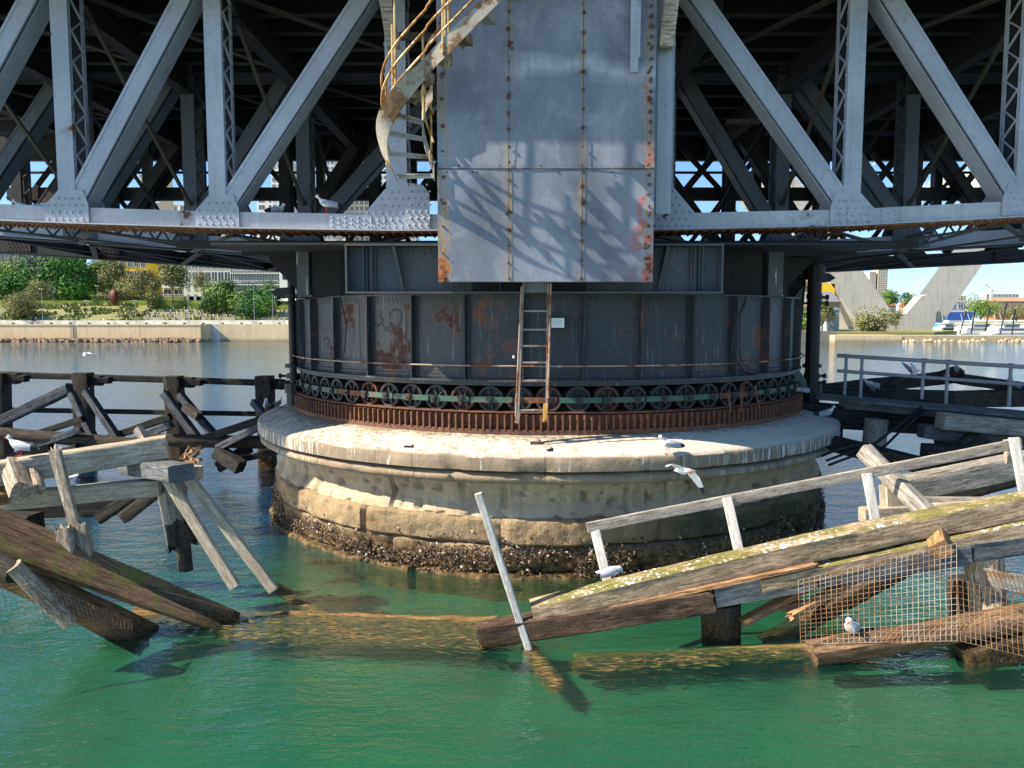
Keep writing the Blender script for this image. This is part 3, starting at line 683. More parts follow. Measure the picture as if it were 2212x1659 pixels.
# half height struts of the far truss + X rods in its bays (seen against the sky)
Ys = 26.45
zs = P(1106, 419, Ys).z; zd = zs+.47
m = MB(); m.box((-17,Ys,zs-.20), (19,Ys+.25,zs+.22)); 
for x in [ -17+i*.35 for i in range(103)]: m.rivet((x, Ys-.002, zs-.12), (0,-1,0), .03)
part(m, 'middle_strut', M['dark'], t3)
for i in range(len(X3)-1):
    xa, xb = X3[i], X3[i+1]; m = MB()
    zt = ZT-.3
    m.bar((xa,Ys-.2,C3(xa)), (xb,Ys-.2,zt), .06, .22)
    xm = (xa+xb)/2
    m.bar((xa,Ys+.1,zs), (xm,Ys+.1,zt), .06, .17); m.bar((xb,Ys+.12,zs), (xm,Ys+.12,zt), .06, .17)
    m.bar((xm-.45,Ys+.14,zs-1.1), (xm-.45,Ys+.14,zt), .26, .3); 
    m.bar((xa,Ys+.1,zs-.1), (xm,Ys+.1,C3(xm)), .06, .15); m.bar((xb,Ys+.12,zs-.1), (xm,Ys+.12,C3(xm)), .06, .15)
    part(m, 'crossed_rods', M['dark'], t3)
m = MB(); zp = P(1106,368,Ys).z; m.tube([(-17,Ys+.4,zp), (19,Ys+.4,zp)], .045, 6); part(m, 'service_pipe', M['dark'])
# ---- deck
m = MB(); ZD = 11.3
XPL = -5.0  # unseen front platform stretched left so that it shades the casing
m.box((-18,13.2,ZD), (XPL,27.4,ZD+.3)); m.box((XPL,12.22,ZD), (X1[4]+.2,27.4,ZD+.3)); m.box((X1[4]+.2,12.85,ZD), (20,27.4,ZD+.3))  # right overhang widened out of view to keep the near chord in shade
m.box((-18,13.20,10.40), (XPL,13.24,ZD)); m.box((XPL,12.22,10.40), (X1[4]+.2,12.26,ZD)); m.box((X1[4]+.2,12.85,10.40), (20,12.89,ZD))
zf = P(1106,347,27.2).z
m.box((-18,27.2,zf), (20,27.3,ZD)); m.box((-18,27.1,zf), (20,27.38,zf+.03))
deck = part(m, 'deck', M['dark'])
for yy in (15.45,16.4,17.4,18.4,19.35,20.9,22.1,23.3,24.5,26.7):
    m = MB(); m.box((-18,yy-.01,10.75), (20,yy+.01,ZD)); m.box((-18,yy-.10,10.73), (20,yy+.10,10.75), 1)
    part(m, 'stringer', [M['dark'], M['deckflange']], deck)
for i, x in enumerate(X2):
    m = MB(); m.box((x-.02,14.9,10.16), (x+.02,19.8,ZD)); m.box((x-.15,14.9,10.13), (x+.15,19.8,10.16)); m.box((x-.02,20.4,10.16), (x+.02,25.8,ZD)); m.box((x-.15,20.4,10.13), (x+.15,25.8,10.16))
    m.box((x-.15,26.5,10.0), (x+.15,27.15,ZD))
    part(m, 'floor_beam', M['dark'], deck)
# fluorescent box under the deck on the right
m = MB(); a = P(1800,255,18.0); 
c = P(1607, 262, 18.0); m.box((c.x-.38,18.0,c.z-.05), (c.x+.38,18.15,c.z+.05)); part(m, 'light_box', M['deckflange'])
# ---- box girders and square frame above the drum
ZB0, ZB1 = P(1154,630,13.5).z, P(1154,527,13.5).z
xa, xb = P(748,580,13.5).x, P(1560,580,13.5).x
m = MB(); yb = 13.78
m.box((xa,yb,ZB0), (xb,yb+.04,ZB1))
m.box((xa-.02,13.46,ZB1-.03), (xb+.02,yb+.3,ZB1)); m.box((xa-.02,13.46,ZB0-.03), (xb+.02,yb+.3,ZB0))
for x in (xa, xb): m.box((x-.015,13.47,ZB0), (x+.015,yb,ZB1-.03))
for px in (782, 800, 1504, 1522, 1080, 1290):
    x = P(px,580,13.5).x; m.box((x-.06,yb-.06,ZB0), (x+.06,yb,ZB1-.03)); m.box((x-.008,yb-.16,ZB0), (x+.008,yb-.06,ZB1-.03))
    m.rivline((x-.035,yb-.06,ZB0+.06), (x-.035,yb-.06,ZB1-.08), .085, (0,-1,0), .014); m.rivline((x+.035,yb-.06,ZB0+.06), (x+.035,yb-.06,ZB1-.08), .085, (0,-1,0), .014)
for z in (ZB0+.05, ZB0+.11, ZB1-.08, ZB1-.14):
    m.box((xa+.4, yb-.012, z-.03), (xb-.4, yb, z+.03)); m.rivline((xa+.42,yb-.012,z), (xb-.42,yb-.012,z), .10, (0,-1,0), .017)
for (p0, s_) in ((848, 1), (1440, -1)):             # triangular bracket plates
    x = P(p0,580,13.5).x
    m.prism([(x,13.5,ZB1-.03),(x,yb,ZB1-.03),(x+s_*.13,yb,ZB0),(x+s_*.13,13.72,ZB0)], (.018,0,0))
    m.prism([(x,13.47,ZB1-.05),(x+.05,13.47,ZB1-.05),(x+s_*.13+.05,13.70,ZB0),(x+s_*.13,13.70,ZB0)], (0,.015,0))
part(m, 'box_girder', M['box'])
# front grilles under the casing
m = MB()
for (pa, pb) in ((1020,1128),(1190,1270)):
    x0_, x1_ = P(pa,622,13.5).x, P(pb,622,13.5).x
    m.box((x0_,13.72,ZB0-.02), (x1_,13.74,ZB0+.2))
    for i in range(int((x1_-x0_)/.035)): m.box((x0_+i*.035,13.68,ZB0), (x0_+i*.035+.008,13.70,ZB0+.2))
part(m, 'grille', M['shaft'])
m = MB(); x0_, x1_ = P(1129,622,13.3).x, P(1186,622,13.3).x
m.box((x0_,13.40,ZB0-.01), (x1_,13.43,ZB0+.2))
for i in range(int((x1_-x0_)/.022)): m.box((x0_+i*.022,13.385,ZB0), (x0_+i*.022+.006,13.39,ZB0+.2))
for i in range(9): m.box((x0_,13.38,ZB0+i*.022), (x1_,13.384,ZB0+i*.022+.006))
part(m, 'grey_grille', M['grey'])
# dark square platform frame with wire screens and stained corner posts
Yq = 15.6
zq0, zq1 = P(645,638,Yq).z, P(645,545,Yq).z
for (pa, pb, pc, pd) in ((641,667,673,748),(1660,1692,1562,1658)):
    m = MB(); a, b = P(pa,590,Yq).x, P(pb,590,Yq).x
    m.box((a,Yq,zq0), (b,Yq+.3,zq1)); m.box((a-.04,Yq-.02,zq0-.02), (b+.04,Yq+.32,zq0)); m.box((a-.02,Yq-.02,zq1), (b+.04,Yq+.32,zq1+.02))
    part(m, 'corner_post', M['guanopost'])
    a, b = P(pc,590,Yq).x, P(pd,590,Yq-.3).x; m = MB()
    m.box((a,Yq+.12,zq0), (b,Yq+.14,zq1+.03), 1)
    for i in range(int((b-a)/.06)+1): m.box((a+i*.06,Yq+.05,zq0), (a+i*.06+.01,Yq+.06,zq1))
    for i in range(18): z = zq0+(zq1-zq0)*i/17; m.box((a,Yq+.035,z), (b,Yq+.045,z+.012))
    part(m, 'wire_screen', [M['wheel'], M['shaft']])
m = MB()                                             # platform body behind
xl, xr = P(642,590,Yq+.4).x, P(1735,590,17).x
m.box((xl,Yq+.35,zq0-.03), (xr-.7,24.5,zq1)); 
for s_, x in ((-1, xl), (1, xr-.7)): m.prism([(x,16.6,zq0-.05),(x+s_*.75,16.6,zq0+.75),(x+s_*.75,16.6,zq1+.15),(x,16.6,zq1+.15)], (0,7,0))
m.box((xl-2,14.9,zq1+.02), (xr+1.4,15.1,zq1+.16)); m.box((xl-.9,13.75,ZB1+.005), (xr+.4,15.0,ZB1+.05)); m.box((xl-1.2,16.2,zq1-.02), (xr+.8,24.2,zq1+.2))
part(m, 'turntable_frame', M['dark'])
# ---- drum
RD = 6.08; ZD0, ZD1 = 3.44, 5.0
m = MB(); m.lathe([(RD,ZD0),(RD,ZD1)], n=220)
m.lathe([(RD-.4,ZD1+.02),(RD+.10,ZD1+.02),(RD+.10,ZD1-.005),(RD,ZD1-.005)], n=200)
m.lathe([(RD,ZD0+.02),(RD+.15,ZD0+.02),(RD+.15,ZD0-.015),(RD+.06,ZD0-.015),(RD+.06,ZD0-.09),(RD-.35,ZD0-.09)], n=200)
m.lathe([(RD+.012,ZD1-.14),(RD+.012,ZD1)], n=200); m.lathe([(RD+.012,ZD0),(RD+.012,ZD0+.16)], n=200)
NS = 36; sa = [-math.pi/2 + (i+.5)*2*math.pi/NS - .018 for i in range(NS)]
for i in range(420):
    a = math.pi+ (i/420)*math.pi*1.0
    d = Vector((math.cos(a), math.sin(a), 0))
    for z, off in ((ZD1-.05,0),(ZD1-.10,.5),(ZD0+.055,0),(ZD0+.115,.5)):
        if i % 2 and z > 4: continue
        a2 = a+off*math.pi/420; d = Vector((math.cos(a2), math.sin(a2), 0)); m.rivet(d*(RD+.012)+Vector((0,0,z)), d, .015)
drum = m.build('drum', [M['drum']], br, smooth=False)
tag(drum, 'dark round riveted drum')
for o_ in (drum,):
    pass
for a in sa:
    if math.sin(a) > .25: continue
    m = MB(); d = Vector((math.cos(a), math.sin(a), 0)); t = Vector((-math.sin(a), math.cos(a), 0))
    m.frame(d*(RD+.075)+Vector((0,0,(ZD0+ZD1)/2)), d*.065, t*.010, Vector((0,0,(ZD1-ZD0)/2-.01)))
    m.frame(d*(RD+.018)+Vector((0,0,(ZD0+ZD1)/2)), d*.006, t*.075, Vector((0,0,(ZD1-ZD0)/2-.02)))
    for s_ in (-1,1):
        for z in [ZD0+.1+j*.095 for j in range(15)]: m.rivet(d*(RD+.024)+t*(.048*s_)+Vector((0,0,z)), d, .013)
    m.build('stiffener', M['drum'], br and drum)
# rusty patch panels (the plates themselves are weathered here)
for (pa, pb) in ((882,1003),(788,878),(714,778)):
    aa = []
    for px in (pa, pb):
        k_ = (px-1106)/FPX; A = k_*k_+1; B = -2*(k_*DX+DY); C_ = DX*DX+DY*DY-RD*RD
        y = (-B-math.sqrt(B*B-4*A*C_))/(2*A); aa.append(math.atan2(y-DY, k_*y-DX))
    m = MB(); m.lathe([(RD+.006,ZD0+.17),(RD+.006,ZD1-.15)], n=10, a0=aa[0], a1=aa[1]); m.build('weathered_plate', M['drumrust'], drum)
# painted graffiti scrawl on the drum plate
def on_drum(px, py, r=RD+.012):
    k_ = (px-1106)/FPX; A = k_*k_+1; B = -2*(k_*DX+DY); C_ = DX*DX+DY*DY-r*r
    y = (-B-math.sqrt(B*B-4*A*C_))/(2*A); p = P(px, py, y); return p
m = MB()
def stroke(pts, r=.02):
    out = []
    for i in range(len(pts)-1):
        for j in range(4):
            f = j/4; out.append(on_drum(pts[i][0]+(pts[i+1][0]-pts[i][0])*f, pts[i][1]+(pts[i+1][1]-pts[i][1])*f))
    out.append(on_drum(*pts[-1]))
    c = Vector((DX,DY,0)); vs = []
    for i, p in enumerate(out):
        t = (out[min(i+1,len(out)-1)]-out[max(i-1,0)]).normalized(); n_ = Vector((p.x-DX,p.y-DY,0)).normalized(); s_ = t.cross(n_)*r*(.7+.5*math.sin(i*.9)**2)
        vs += [p+s_, p-s_]
    m.add(vs, [(2*i,2*i+1,2*i+3,2*i+2) for i in range(len(out)-1)])
stroke([(822,658),(824,672),(821,686),(828,690),(824,698),(816,704),(808,700),(806,690),(811,684)])
stroke([(842,690),(842,678),(849,670),(860,668),(866,674),(868,686),(864,700),(856,708),(846,704),(842,694)])
stroke([(826,700),(832,710),(840,706),(838,716),(830,712)], .014)
stroke([(846,712),(852,706),(850,718),(844,722)], .014); stroke([(806,720),(808,730),(812,722)], .012); stroke([(862,726),(858,736)], .02)
stroke([(742,690),(744,708),(738,716),(746,722),(752,700),(756,716)], .013); stroke([(716,690),(714,720),(722,708),(728,726)], .013)
stroke([(698,736),(704,728),(712,734),(706,744),(714,754)], .012)
part(m, 'graffiti', simple('black_spray', (.012,.013,.016), rough=.5), drum)
# pipe rail round the drum
m = MB(); zr = P(1154,791,13.75).z
m.tube([(DX+(RD+.2)*math.cos(a), DY+(RD+.2)*math.sin(a), zr) for a in [math.pi*(1.0+i/80) for i in range(81)]], .014, 6)
for i in range(9):
    a = math.pi*(1.06+i*.11); c = Vector((DX+(RD+.2)*math.cos(a), DY+(RD+.2)*math.sin(a), zr)); m.tube([c-Vector((.03,0,0)), c+Vector((.03,0,0))], .026, 8)
part(m, 'pipe_rail', M['ladder'])
def hugging(name, pts, r, mat, dr=.12):
    m = MB(); m.tube([on_drum(px, py, RD+dr) for px, py in pts], r, 6); return part(m, name, mat)
hugging('conduit', [(730,545),(734,640),(740,665),(748,700),(744,760),(738,775),(722,778),(690,780)], .014, M['wheel'])
hugging('conduit', [(1612,640),(1608,660),(1590,690),(1588,750),(1592,780),(1606,800),(1640,808),(1664,806)], .022, M['wheel'])
hugging('conduit', [(1604,655),(1598,690),(1597,750),(1600,775),(1620,796)], .016, M['wheel'])
hugging('rail_stay', [(1574,845),(1578,890)], .02, M['rust'], .3); hugging('rail_stay', [(1604,836),(1600,890)], .02, M['rust'], .3); hugging('rail_stay', [(1630,834),(1640,880)], .02, M['rust'], .3)
# drive shafts with bearings either side of the drum
for (px, yy, sd) in ((631, 18.0, -1), (1757, 18.2, 1)):
    x = P(px,700,yy).x; z0, z1 = P(px,868,yy).z, P(px,600,yy).z; m = MB()
    m.tube([(x,yy,z0), (x,yy,z1+.3)], .085 if sd < 0 else .16, 14)
    for (pz, h, rr_) in ((640,.10,.16),(655,.05,.2),(790,.08,.19),(812,.12,.16),(838,.22,.21),(860,.3,.17),(590,.3,.2)):
        z = P(px,pz,yy).z; m.tube([(x,yy,z-h/2), (x,yy,z+h/2)], rr_*(1 if sd < 0 else 1.15), 12)
    for pz in (642, 655, 812, 826):
        z = P(px,pz,yy).z; m.tube([(x,yy,z), (x+sd*.34,yy,z)], .03, 6); m.tube([(x+sd*.28,yy,z), (x+sd*.33,yy,z)], .06, 6)
    z = P(px,600 if sd > 0 else 632,yy).z
    m.prism([(x,yy-.1,z+.12),(x+sd*.30,yy-.1,z+.10),(x+sd*.45,yy-.1,z-.01),(x+sd*.3,yy-.1,z-.10),(x,yy-.1,z-.12)], (0,.3,0))
    part(m, 'drive_shaft', M['shaft'])
    m = MB(); z1_ = P(px,548,yy).z
    m.prism([(x-sd*.5,yy+.4,z1_+.2),(x-sd*.5,yy+.4,P(px,760,yy).z),(x-sd*.15,yy+.4,P(px,760,yy).z),(x-sd*.05,yy+.4,z1_-.5),(x+sd*.3,yy+.4,z1_)], (0,.3,0)); part(m, 'shaft_bracket', M['dark'])
x = P(1722,800,17.6).x; m = MB(); m.prism([P(1708,790,17.4),P(1716,784,17.4),P(1742,822,17.4),P(1744,838,17.4),P(1722,836,17.4),P(1710,818,17.4)], (0,.15,0)); part(m, 'gear_guard', M['green'])
m = MB(); m.prism([P(1716,640,17.6),P(1734,620,17.6),P(1732,645,17.6),P(1716,668,17.6)], (0,.15,0)); part(m, 'gear_guard', M['green'])
# ---- casing
ZC0 = P(1180,608,YP).z; ZCj = P(1180,365,YP).z; ztop_c = 11.0
def sheet(x0,x1,z0,z1,y,nx,nz_,amp,seed):
    vs = []; fs = []
    for i in range(nx+1):
        for j in range(nz_+1):
            x = x0+(x1-x0)*i/nx; z = z0+(z1-z0)*j/nz_
            vs.append((x, y+amp*noise.noise(Vector((x*.9+seed, z*.8, seed))), z))
    for i in range(nx):
        for j in range(nz_): a = i*(nz_+1)+j; fs.append((a, a+nz_+1, a+nz_+2, a+1))
    return vs, fs
m = MB(); m.add(*sheet(CX0,CX1,ZC0,ZCj+.03,YP,50,40,.022,3)); m.add(*sheet(CX0,CX1,ZCj,ztop_c,YP+.02,50,50,.02,9))
m.box((CX0,YP+.03,ZC0+.003), (CX0+.02,YP+.5,ztop_c)); m.box((CX1-.02,YP+.03,ZC0+.003), (CX1,YP+.5,ztop_c)); m.box((CX0+.01,YP+.45,ZC0+.01), (CX1-.01,YP+.48,ztop_c))
m.box((CX0,YP+.02,ZC0-.01), (CX1,YP+.06,ZC0+.0))
cas = part(m, 'casing', M['casing'], smooth=False); tag(cas, 'large rust spotted steel sheet casing')
m = MB(); rr = random.Random(8)
for x, n_ in ((CX0+.09, 11), (CX1-.09, 27), (CS1, 17), (CS2, 15)):
    for i in range(n_):
        z = ZC0+.06+(9.75-ZC0)*i/n_+rr.uniform(-.02,.02); xx = x+rr.uniform(-.012,.012)
        m.tube([(xx,YP-.005,z), (xx,YP-.02-rr.random()*.012,z)], rr.uniform(.018,.036), 6, mi=0); m.rivet((xx,YP-.03,z), (0,-1,0), .013)
        if rr.random() < .35:
            for q in range(3): m.rivet((xx+rr.uniform(-.045,.045),YP-.015,z+rr.uniform(-.06,.06)), (0,-1,0), rr.uniform(.015,.032), .012)
part(m, 'rusty_bolts', M['rust'], cas)
m = MB()
for x in (CS1, CS2): m.box((x-.004,YP-.018,ZC0+.02), (x+.004,YP-.012,9.8))
m.box((CX0+.01,YP-.012,ZCj-.008), (CX1-.01,YP-.004,ZCj+.008))
rr = random.Random(12)
for i in range(13): q_ = CX0+.1+rr.random()*(CX1-CX0-.2); m.rivet((q_,YP-.006,ZCj+rr.choice((-.05,.05))), (0,-1,0), .016)
part(m, 'seam', M['wheel'], cas)
m = MB()   # flanged corner column right of the casing
a, b = P(1417,400,13.3).x, P(1449,400,13.3).x; zb = P(1430,462,13.3).z; zt_ = 10.6
m.box((a,13.28,zb), (b,13.31,zt_)); m.box((b-.015,13.31,zb), (b,13.9,zt_)); m.rivline((a+.13,13.28,zb), (a+.13,13.28,zt_), .22, (0,-1,0), .018)
m.rivline((b,13.4,zb), (b,13.4,zt_), .22, (1,0,0), .022); m.rivline((b,13.7,zb), (b,13.7,zt_), .22, (1,0,0), .022)
part(m, 'corner_column', M['truss'])
m = MB(); a = P(1378,0,12.95); b = P(1377,160,12.95); b2 = P(1371,160,12.95)
m.bar((a.x-.05,12.93,10.3), (a.x-.05,12.93,b.z+.02), .05, .13, (1,0,0)); m.bar((a.x+.01,12.90,10.3), (a.x+.01,12.90,b.z+.25), .02, .06, (1,0,0))
part(m, 'hanging_channel', M['truss'])
m = MB(); a = P(1437,105,13.1); m.bar((a.x,13.1,a.z), (a.x+.12,12.9,10.4), .22, .26, (0,1,0)); part(m, 'timber_strut', M['w_rot'])
m = MB(); a = P(853,105,13.3); m.bar((a.x-.02,13.3,a.z), (a.x-.22,13.2,10.4), .2, .22, (0,1,0)); part(m, 'timber_strut', M['w_rot'])
m = MB(); a = P(862,78,14.0); m.bar((a.x,14.0,a.z), (CX0+.05,14.0,a.z-.03), .1, .12); part(m, 'cross_bar', M['deckflange'])
# dark backing tower structure behind the casing
m = MB(); m.box((CX0+.25,13.6,ZB1), (CX1-.1,14.2,10.5)); part(m, 'tower_core', M['dark'])

# ================================================================= spiral stair
st = empty('spiral_stair', 'curved steel stair with tall thin handrails winding down the left side of the steel casing', 'stair', loc=(0,0,0))
O = [(862,388,13.0),(850,368,12.9),(843,345,12.83),(838,322,12.76),(837,300,12.68),(841,278,12.6),(850,255,12.54),(864,230,12.46),(884,203,12.40),(910,170,12.35),(940,135,12.33),(975,100,12.30),(1012,62,12.30),(1052,22,12.30),(1096,-22,12.30),(1150,-75,12.30),(1230,-155,12.30)]
I = [(938,390,12.95),(936,372,12.98),(928,350,13.0),(921,325,13.0),(916,300,12.98),(913,275,12.96),(913,250,12.93),(919,228,12.90),(930,205,12.88),(952,178,12.86),(978,148,12.86),(1010,115,12.86),(1045,78,12.86),(1084,40,12.86),(1126,-2,12.86),(1178,-54,12.86),(1250,-130,12.86)]
O = [(x, y, 13.02-(13.02-z)*1.3) for x, y, z in O]; I = [(x, y, 13.0-(13.0-z)*1.3) for x, y, z in I]
OP = [P(*q) for q in O]; IP = [P(*q) for q in I]
for i in range(len(OP)): IP[i].z = OP[i].z + (IP[i].z-OP[i].z)*.35
def ribbon(m, pts, z0, z1, th, cen):
    k = len(pts); vs = []
    for i, p in enumerate(pts):
        t = (pts[min(i+1,k-1)]-pts[max(i-1,0)]); t.z = 0; t.normalize(); n_ = Vector((-t.y,t.x,0))*th/2
        for dz in (z0, z1):
            for s_ in (-1,1): vs.append(p+n_*s_+Vector((0,0,dz))+(Vector((p.x-cen.x,p.y-cen.y,0)).normalized()*(.17*max(0,min(1,(cen.x+.25-p.x)*3))) if (cen is not None and dz > 0) else Vector()))
    fs = []
    for i in range(k-1):
        a = 4*i; b = a+4
        fs += [(a,b,b+2,a+2),(a+1,a+3,b+3,b+1),(a,a+1,b+1,b),(a+2,b+2,b+3,a+3)]
    fs += [(0,2,3,1),(4*k-4,4*k-3,4*k-1,4*k-2)]
    m.add(vs, fs)
def dens(pts, n=4):
    out = []
    k = len(pts)
    for i in range(k-1):
        p0, p1, p2, p3 = pts[max(i-1,0)], pts[i], pts[i+1], pts[min(i+2,k-1)]
        for j in range(n):
            t = j/n; out.append(.5*((2*p1)+(-p0+p2)*t+(2*p0-5*p1+4*p2-p3)*t*t+(-p0+3*p1-3*p2+p3)*t*t*t))
    out.append(pts[-1].copy()); return out
OD, ID = dens(OP), dens(IP)
m = MB(); ribbon(m, OD, -.07, .24, .02, P(905,230,12.8)); m.build('stringer', M['stair'], st)
m = MB(); ribbon(m, ID[:34], -.02, .22, .02, None); m.build('stringer', M['stair'], st)
for i in (0, 9, 17, 24, 30, 35, 40, 45, 50, 55, 60):
    if i+2 >= len(OD): break
    m = MB(); a, b, c, d = OD[i], ID[i], ID[i+2], OD[i+2]; z = a.z+.06
    if i > 26: b = a.lerp(b, .5); c = d.lerp(c, .5)
    pts = [Vector((q.x,q.y,z)) for q in (a,b,c,d)]
    m.prism(pts, (0,0,.03)); m.prism([Vector((a.x,a.y,z-.05)), Vector((b.x,b.y,z-.05)), Vector((b.x,b.y,z)), Vector((a.x,a.y,z))], (pts[3]-pts[0])*.06)
    if i > 26: m.prism([Vector((d.x,d.y,z)), Vector((c.x,c.y,z)), Vector((c.x,c.y,z+.16)), Vector((d.x,d.y,z+.16))], (pts[3]-pts[0])*.08)
    m.build('tread', M['stair'], st)
ctr = P(905,230,12.8)
def railpath(D, off, lift):
    out = []
    for p in D[3:]:
        out.append(Vector((p.x+off*(p.x-ctr.x) if p.x < ctr.x+.2 else p.x, p.y-.02, p.z+lift)))
    return out
for D, off in ((OD,.16),(ID[:38],.0)):
    for lift in ((.35,.66,.95) if off else (.5, .95)):
        m = MB(); m.tube(railpath(D, off, lift), .020, 6); m.build('handrail', M['rail'], st)
    for i in (6, 26, 42, 54):
        if i < len(D): m = MB(); m.tube([D[i]+Vector((off*(D[i].x-ctr.x) if D[i].x < ctr.x else 0,-.02,-.0)), D[i]+Vector((off*(D[i].x-ctr.x) if D[i].x < ctr.x else 0,-.02,1.32))], .018, 6); m.build('baluster', M['rail'], st)
m = MB(); q = P(832,255,12.5); m.tube([(q.x+.17,12.5,P(832,262,12.5).z), (q.x+.17,12.5,10.2)], .02, 6); m.build('hanger_rod', M['rail'], st)
q = P(962,145,12.3); m = MB()
for dx in (0,.05): m.tube([(q.x+dx,12.3,q.z), (q.x+dx,12.3,10.2)], .018, 6)
m.build('hanger_rod', M['rail'], st)

# ================================================================= ladder + sign
ld = empty('access_ladder', 'rusty steel ladder in front of the drum, with a yellow painted foot', 'ladder', loc=(0,0,0))
yl = 13.35
for (pt, pb, nm) in ((1131,1119,0),(1184,1180,1)):
    a = P(pt,612,yl); b = P(pb,905,yl)
    m = MB(); m.bar(a, b, .03, .065, (0,1,0)); m.build('side_rail', M['ladder'], ld)
    if nm: m = MB(); c = P(1179,872,yl-.01); d = P(1176,912,yl-.01); m.bar(c, d, .075, .075, (0,1,0)); m.build('yellow_foot', M['yellow'], ld)
    else: m = MB(); c = P(1120,890,yl-.01); d = P(1116,914,yl-.01); m.bar(c, d, .07, .05, (0,1,0)); m.build('foot', M['ladder'], ld)
for px, a_, b_ in ((1116,(1127,618),(1114,900)),(1190,(1190,612),(1184,860))):
    m = MB(); m.tube([P(a_[0],a_[1],yl-.12), P(b_[0],b_[1],yl-.12)], .017, 6); m.build('hand_pole', M['ladder'], ld)
for py in (672,712,747,783,822,886):
    f = (py-612)/293; m = MB(); m.bar(P(1131-12*f,py,yl), P(1184-4*f,py,yl), .05, .03); m.build('rung', M['ladder'], ld)
sg = empty('notice_sign', 'small white notice in a dark frame on the drum just right of the ladder', 'sign')
a, b = P(1190,712,13.72), P(1224,682,13.72); m = MB(); m.box((a.x,13.71,a.z), (b.x,13.78,b.z)); m.build('frame', M['shaft'], sg)
a, b = P(1191,708,13.70), P(1219,687,13.70); m = MB(); m.box((a.x,13.695,a.z), (b.x,13.71,b.z)); m.build('board', simple('white_board', (.72,.74,.72), var=.06), sg)
m = MB(); rr = random.Random(4)                        # three lines of print, too small to read
for j, n_ in enumerate((15, 12, 14)):
    for i in range(n_):
        if rr.random() < .2: continue
        x_ = a.x+.025+i*.011; z_ = b.z-.055-j*.033; h_ = rr.choice((.008,.012,.012))
        m.box((x_,13.6925,z_), (x_+.0022,13.695,z_+h_)); m.box((x_,13.6925,z_+rr.choice((0,h_*.5,h_))), (x_+.007,13.695,z_+.0022+rr.choice((0,h_*.5))))
m.build('lettering', M['grey'], sg)
a = P(1109,771,13.75); m = MB(); m.box((a.x-.02,13.74,a.z-.025), (a.x+.02,13.80,a.z+.025)); tag(m.build('paper_tag', simple('tag_white', (.7,.7,.7), var=.05)), 'tiny white tag stuck on the drum left of the ladder', 'tag')
# ================================================================= timbers
SEED = [0]
def timber(name, label, cat, p, q, w_, h_, mt, group=None, up=(0,0,1), taper=1.0, rough=1.0, rnd=False, jag=0, roll=0, parent=None, bow=0):
    """one beam; its own x axis runs along the grain"""
    SEED[0] += 1; sd = SEED[0]*7.3
    p = Vector(p); q = Vector(q); L = (q-p).length; x = (q-p).normalized(); up = Vector(up)
    y = up.cross(x)
    if y.length < .05: y = Vector((0,1,0)).cross(x)
    y.normalize(); z = x.cross(y)
    if roll: y, z = y*math.cos(roll)+z*math.sin(roll), z*math.cos(roll)-y*math.sin(roll)
    if rnd: cs = [(math.cos(2*math.pi*k/16)*.5, math.sin(2*math.pi*k/16)*.5) for k in range(16)]
    else:
        c = .40; e = .5; cs = []
        for sx, sy in ((1,1),(-1,1),(-1,-1),(1,-1)):
            seq = [(e*sx, .22*sy), (e*sx, c*sy), (.47*sx, .47*sy), (c*sx, e*sy), (.22*sx, e*sy), (0, e*sy)]
            if sx*sy < 0: seq = seq[::-1]
            cs += seq if sx*sy > 0 else seq
        # order by angle
        cs = sorted(set(cs), key=lambda t: math.atan2(t[1], t[0]))
    n = len(cs); k = max(6, min(70, int(L/.09))); vs = []
    for i in range(k+1):
        t = i/k; f = 1+(taper-1)*t
        for j, (a, b) in enumerate(cs):
            nn = noise.fractal(Vector((t*L*.9+sd, a*3, b*3+sd)), 1, 2, 3)*.075*rough + noise.noise(Vector((t*L*.5+sd, a*11, b*11)))*.055*rough
            yy = a*w_*f*(1+nn); zz = b*h_*f*(1+nn)+bow*math.sin(t*math.pi)
            xx = t*L
            if i in (0, k) and jag: xx += (1 if i == k else -1)*jag*(noise.noise(Vector((a*9+sd, b*9, i)))*1.2+rr_j.uniform(-.5,.5))
            vs.append((xx, yy, zz))
    fs = [(i*n+j, (i+1)*n+j, (i+1)*n+(j+1)%n, i*n+(j+1)%n) for i in range(k) for j in range(n)]
    b0 = len(vs); vs.append((0.0+(jag*.5), 0, 0)); vs.append((L-(jag*.5), 0, bow*0))
    fs += [(b0, j, (j+1)%n)[::1] for j in range(n)] + [(b0+1, k*n+(j+1)%n, k*n+j) for j in range(n)]
    m = MB(); m.add(vs, fs)
    mat = Matrix(((x.x,y.x,z.x,p.x),(x.y,y.y,z.y,p.y),(x.z,y.z,z.z,p.z),(0,0,0,1)))
    o = m.build(name, mt if not isinstance(mt, str) else M[mt], None, smooth=True)
    try:
        o.data.polygons.foreach_set('use_smooth', [True]*(k*n)+[False]*(2*n))
    except Exception: pass
    if parent: o.parent = parent
    o.matrix_world = mat
    if label: tag(o, label, cat, group)
    return o
rr_j = random.Random(77)
M['w_brownmoss'] = wood('mossy_brown_wood', (.11,.065,.035), (.31,.19,.11), moss=.42, wet=.12)
def T(name, label, a, b, w_, h_, mt, cat='timber', **k): return timber(name, label, cat, P(*a), P(*b), w_, h_, mt, **k)

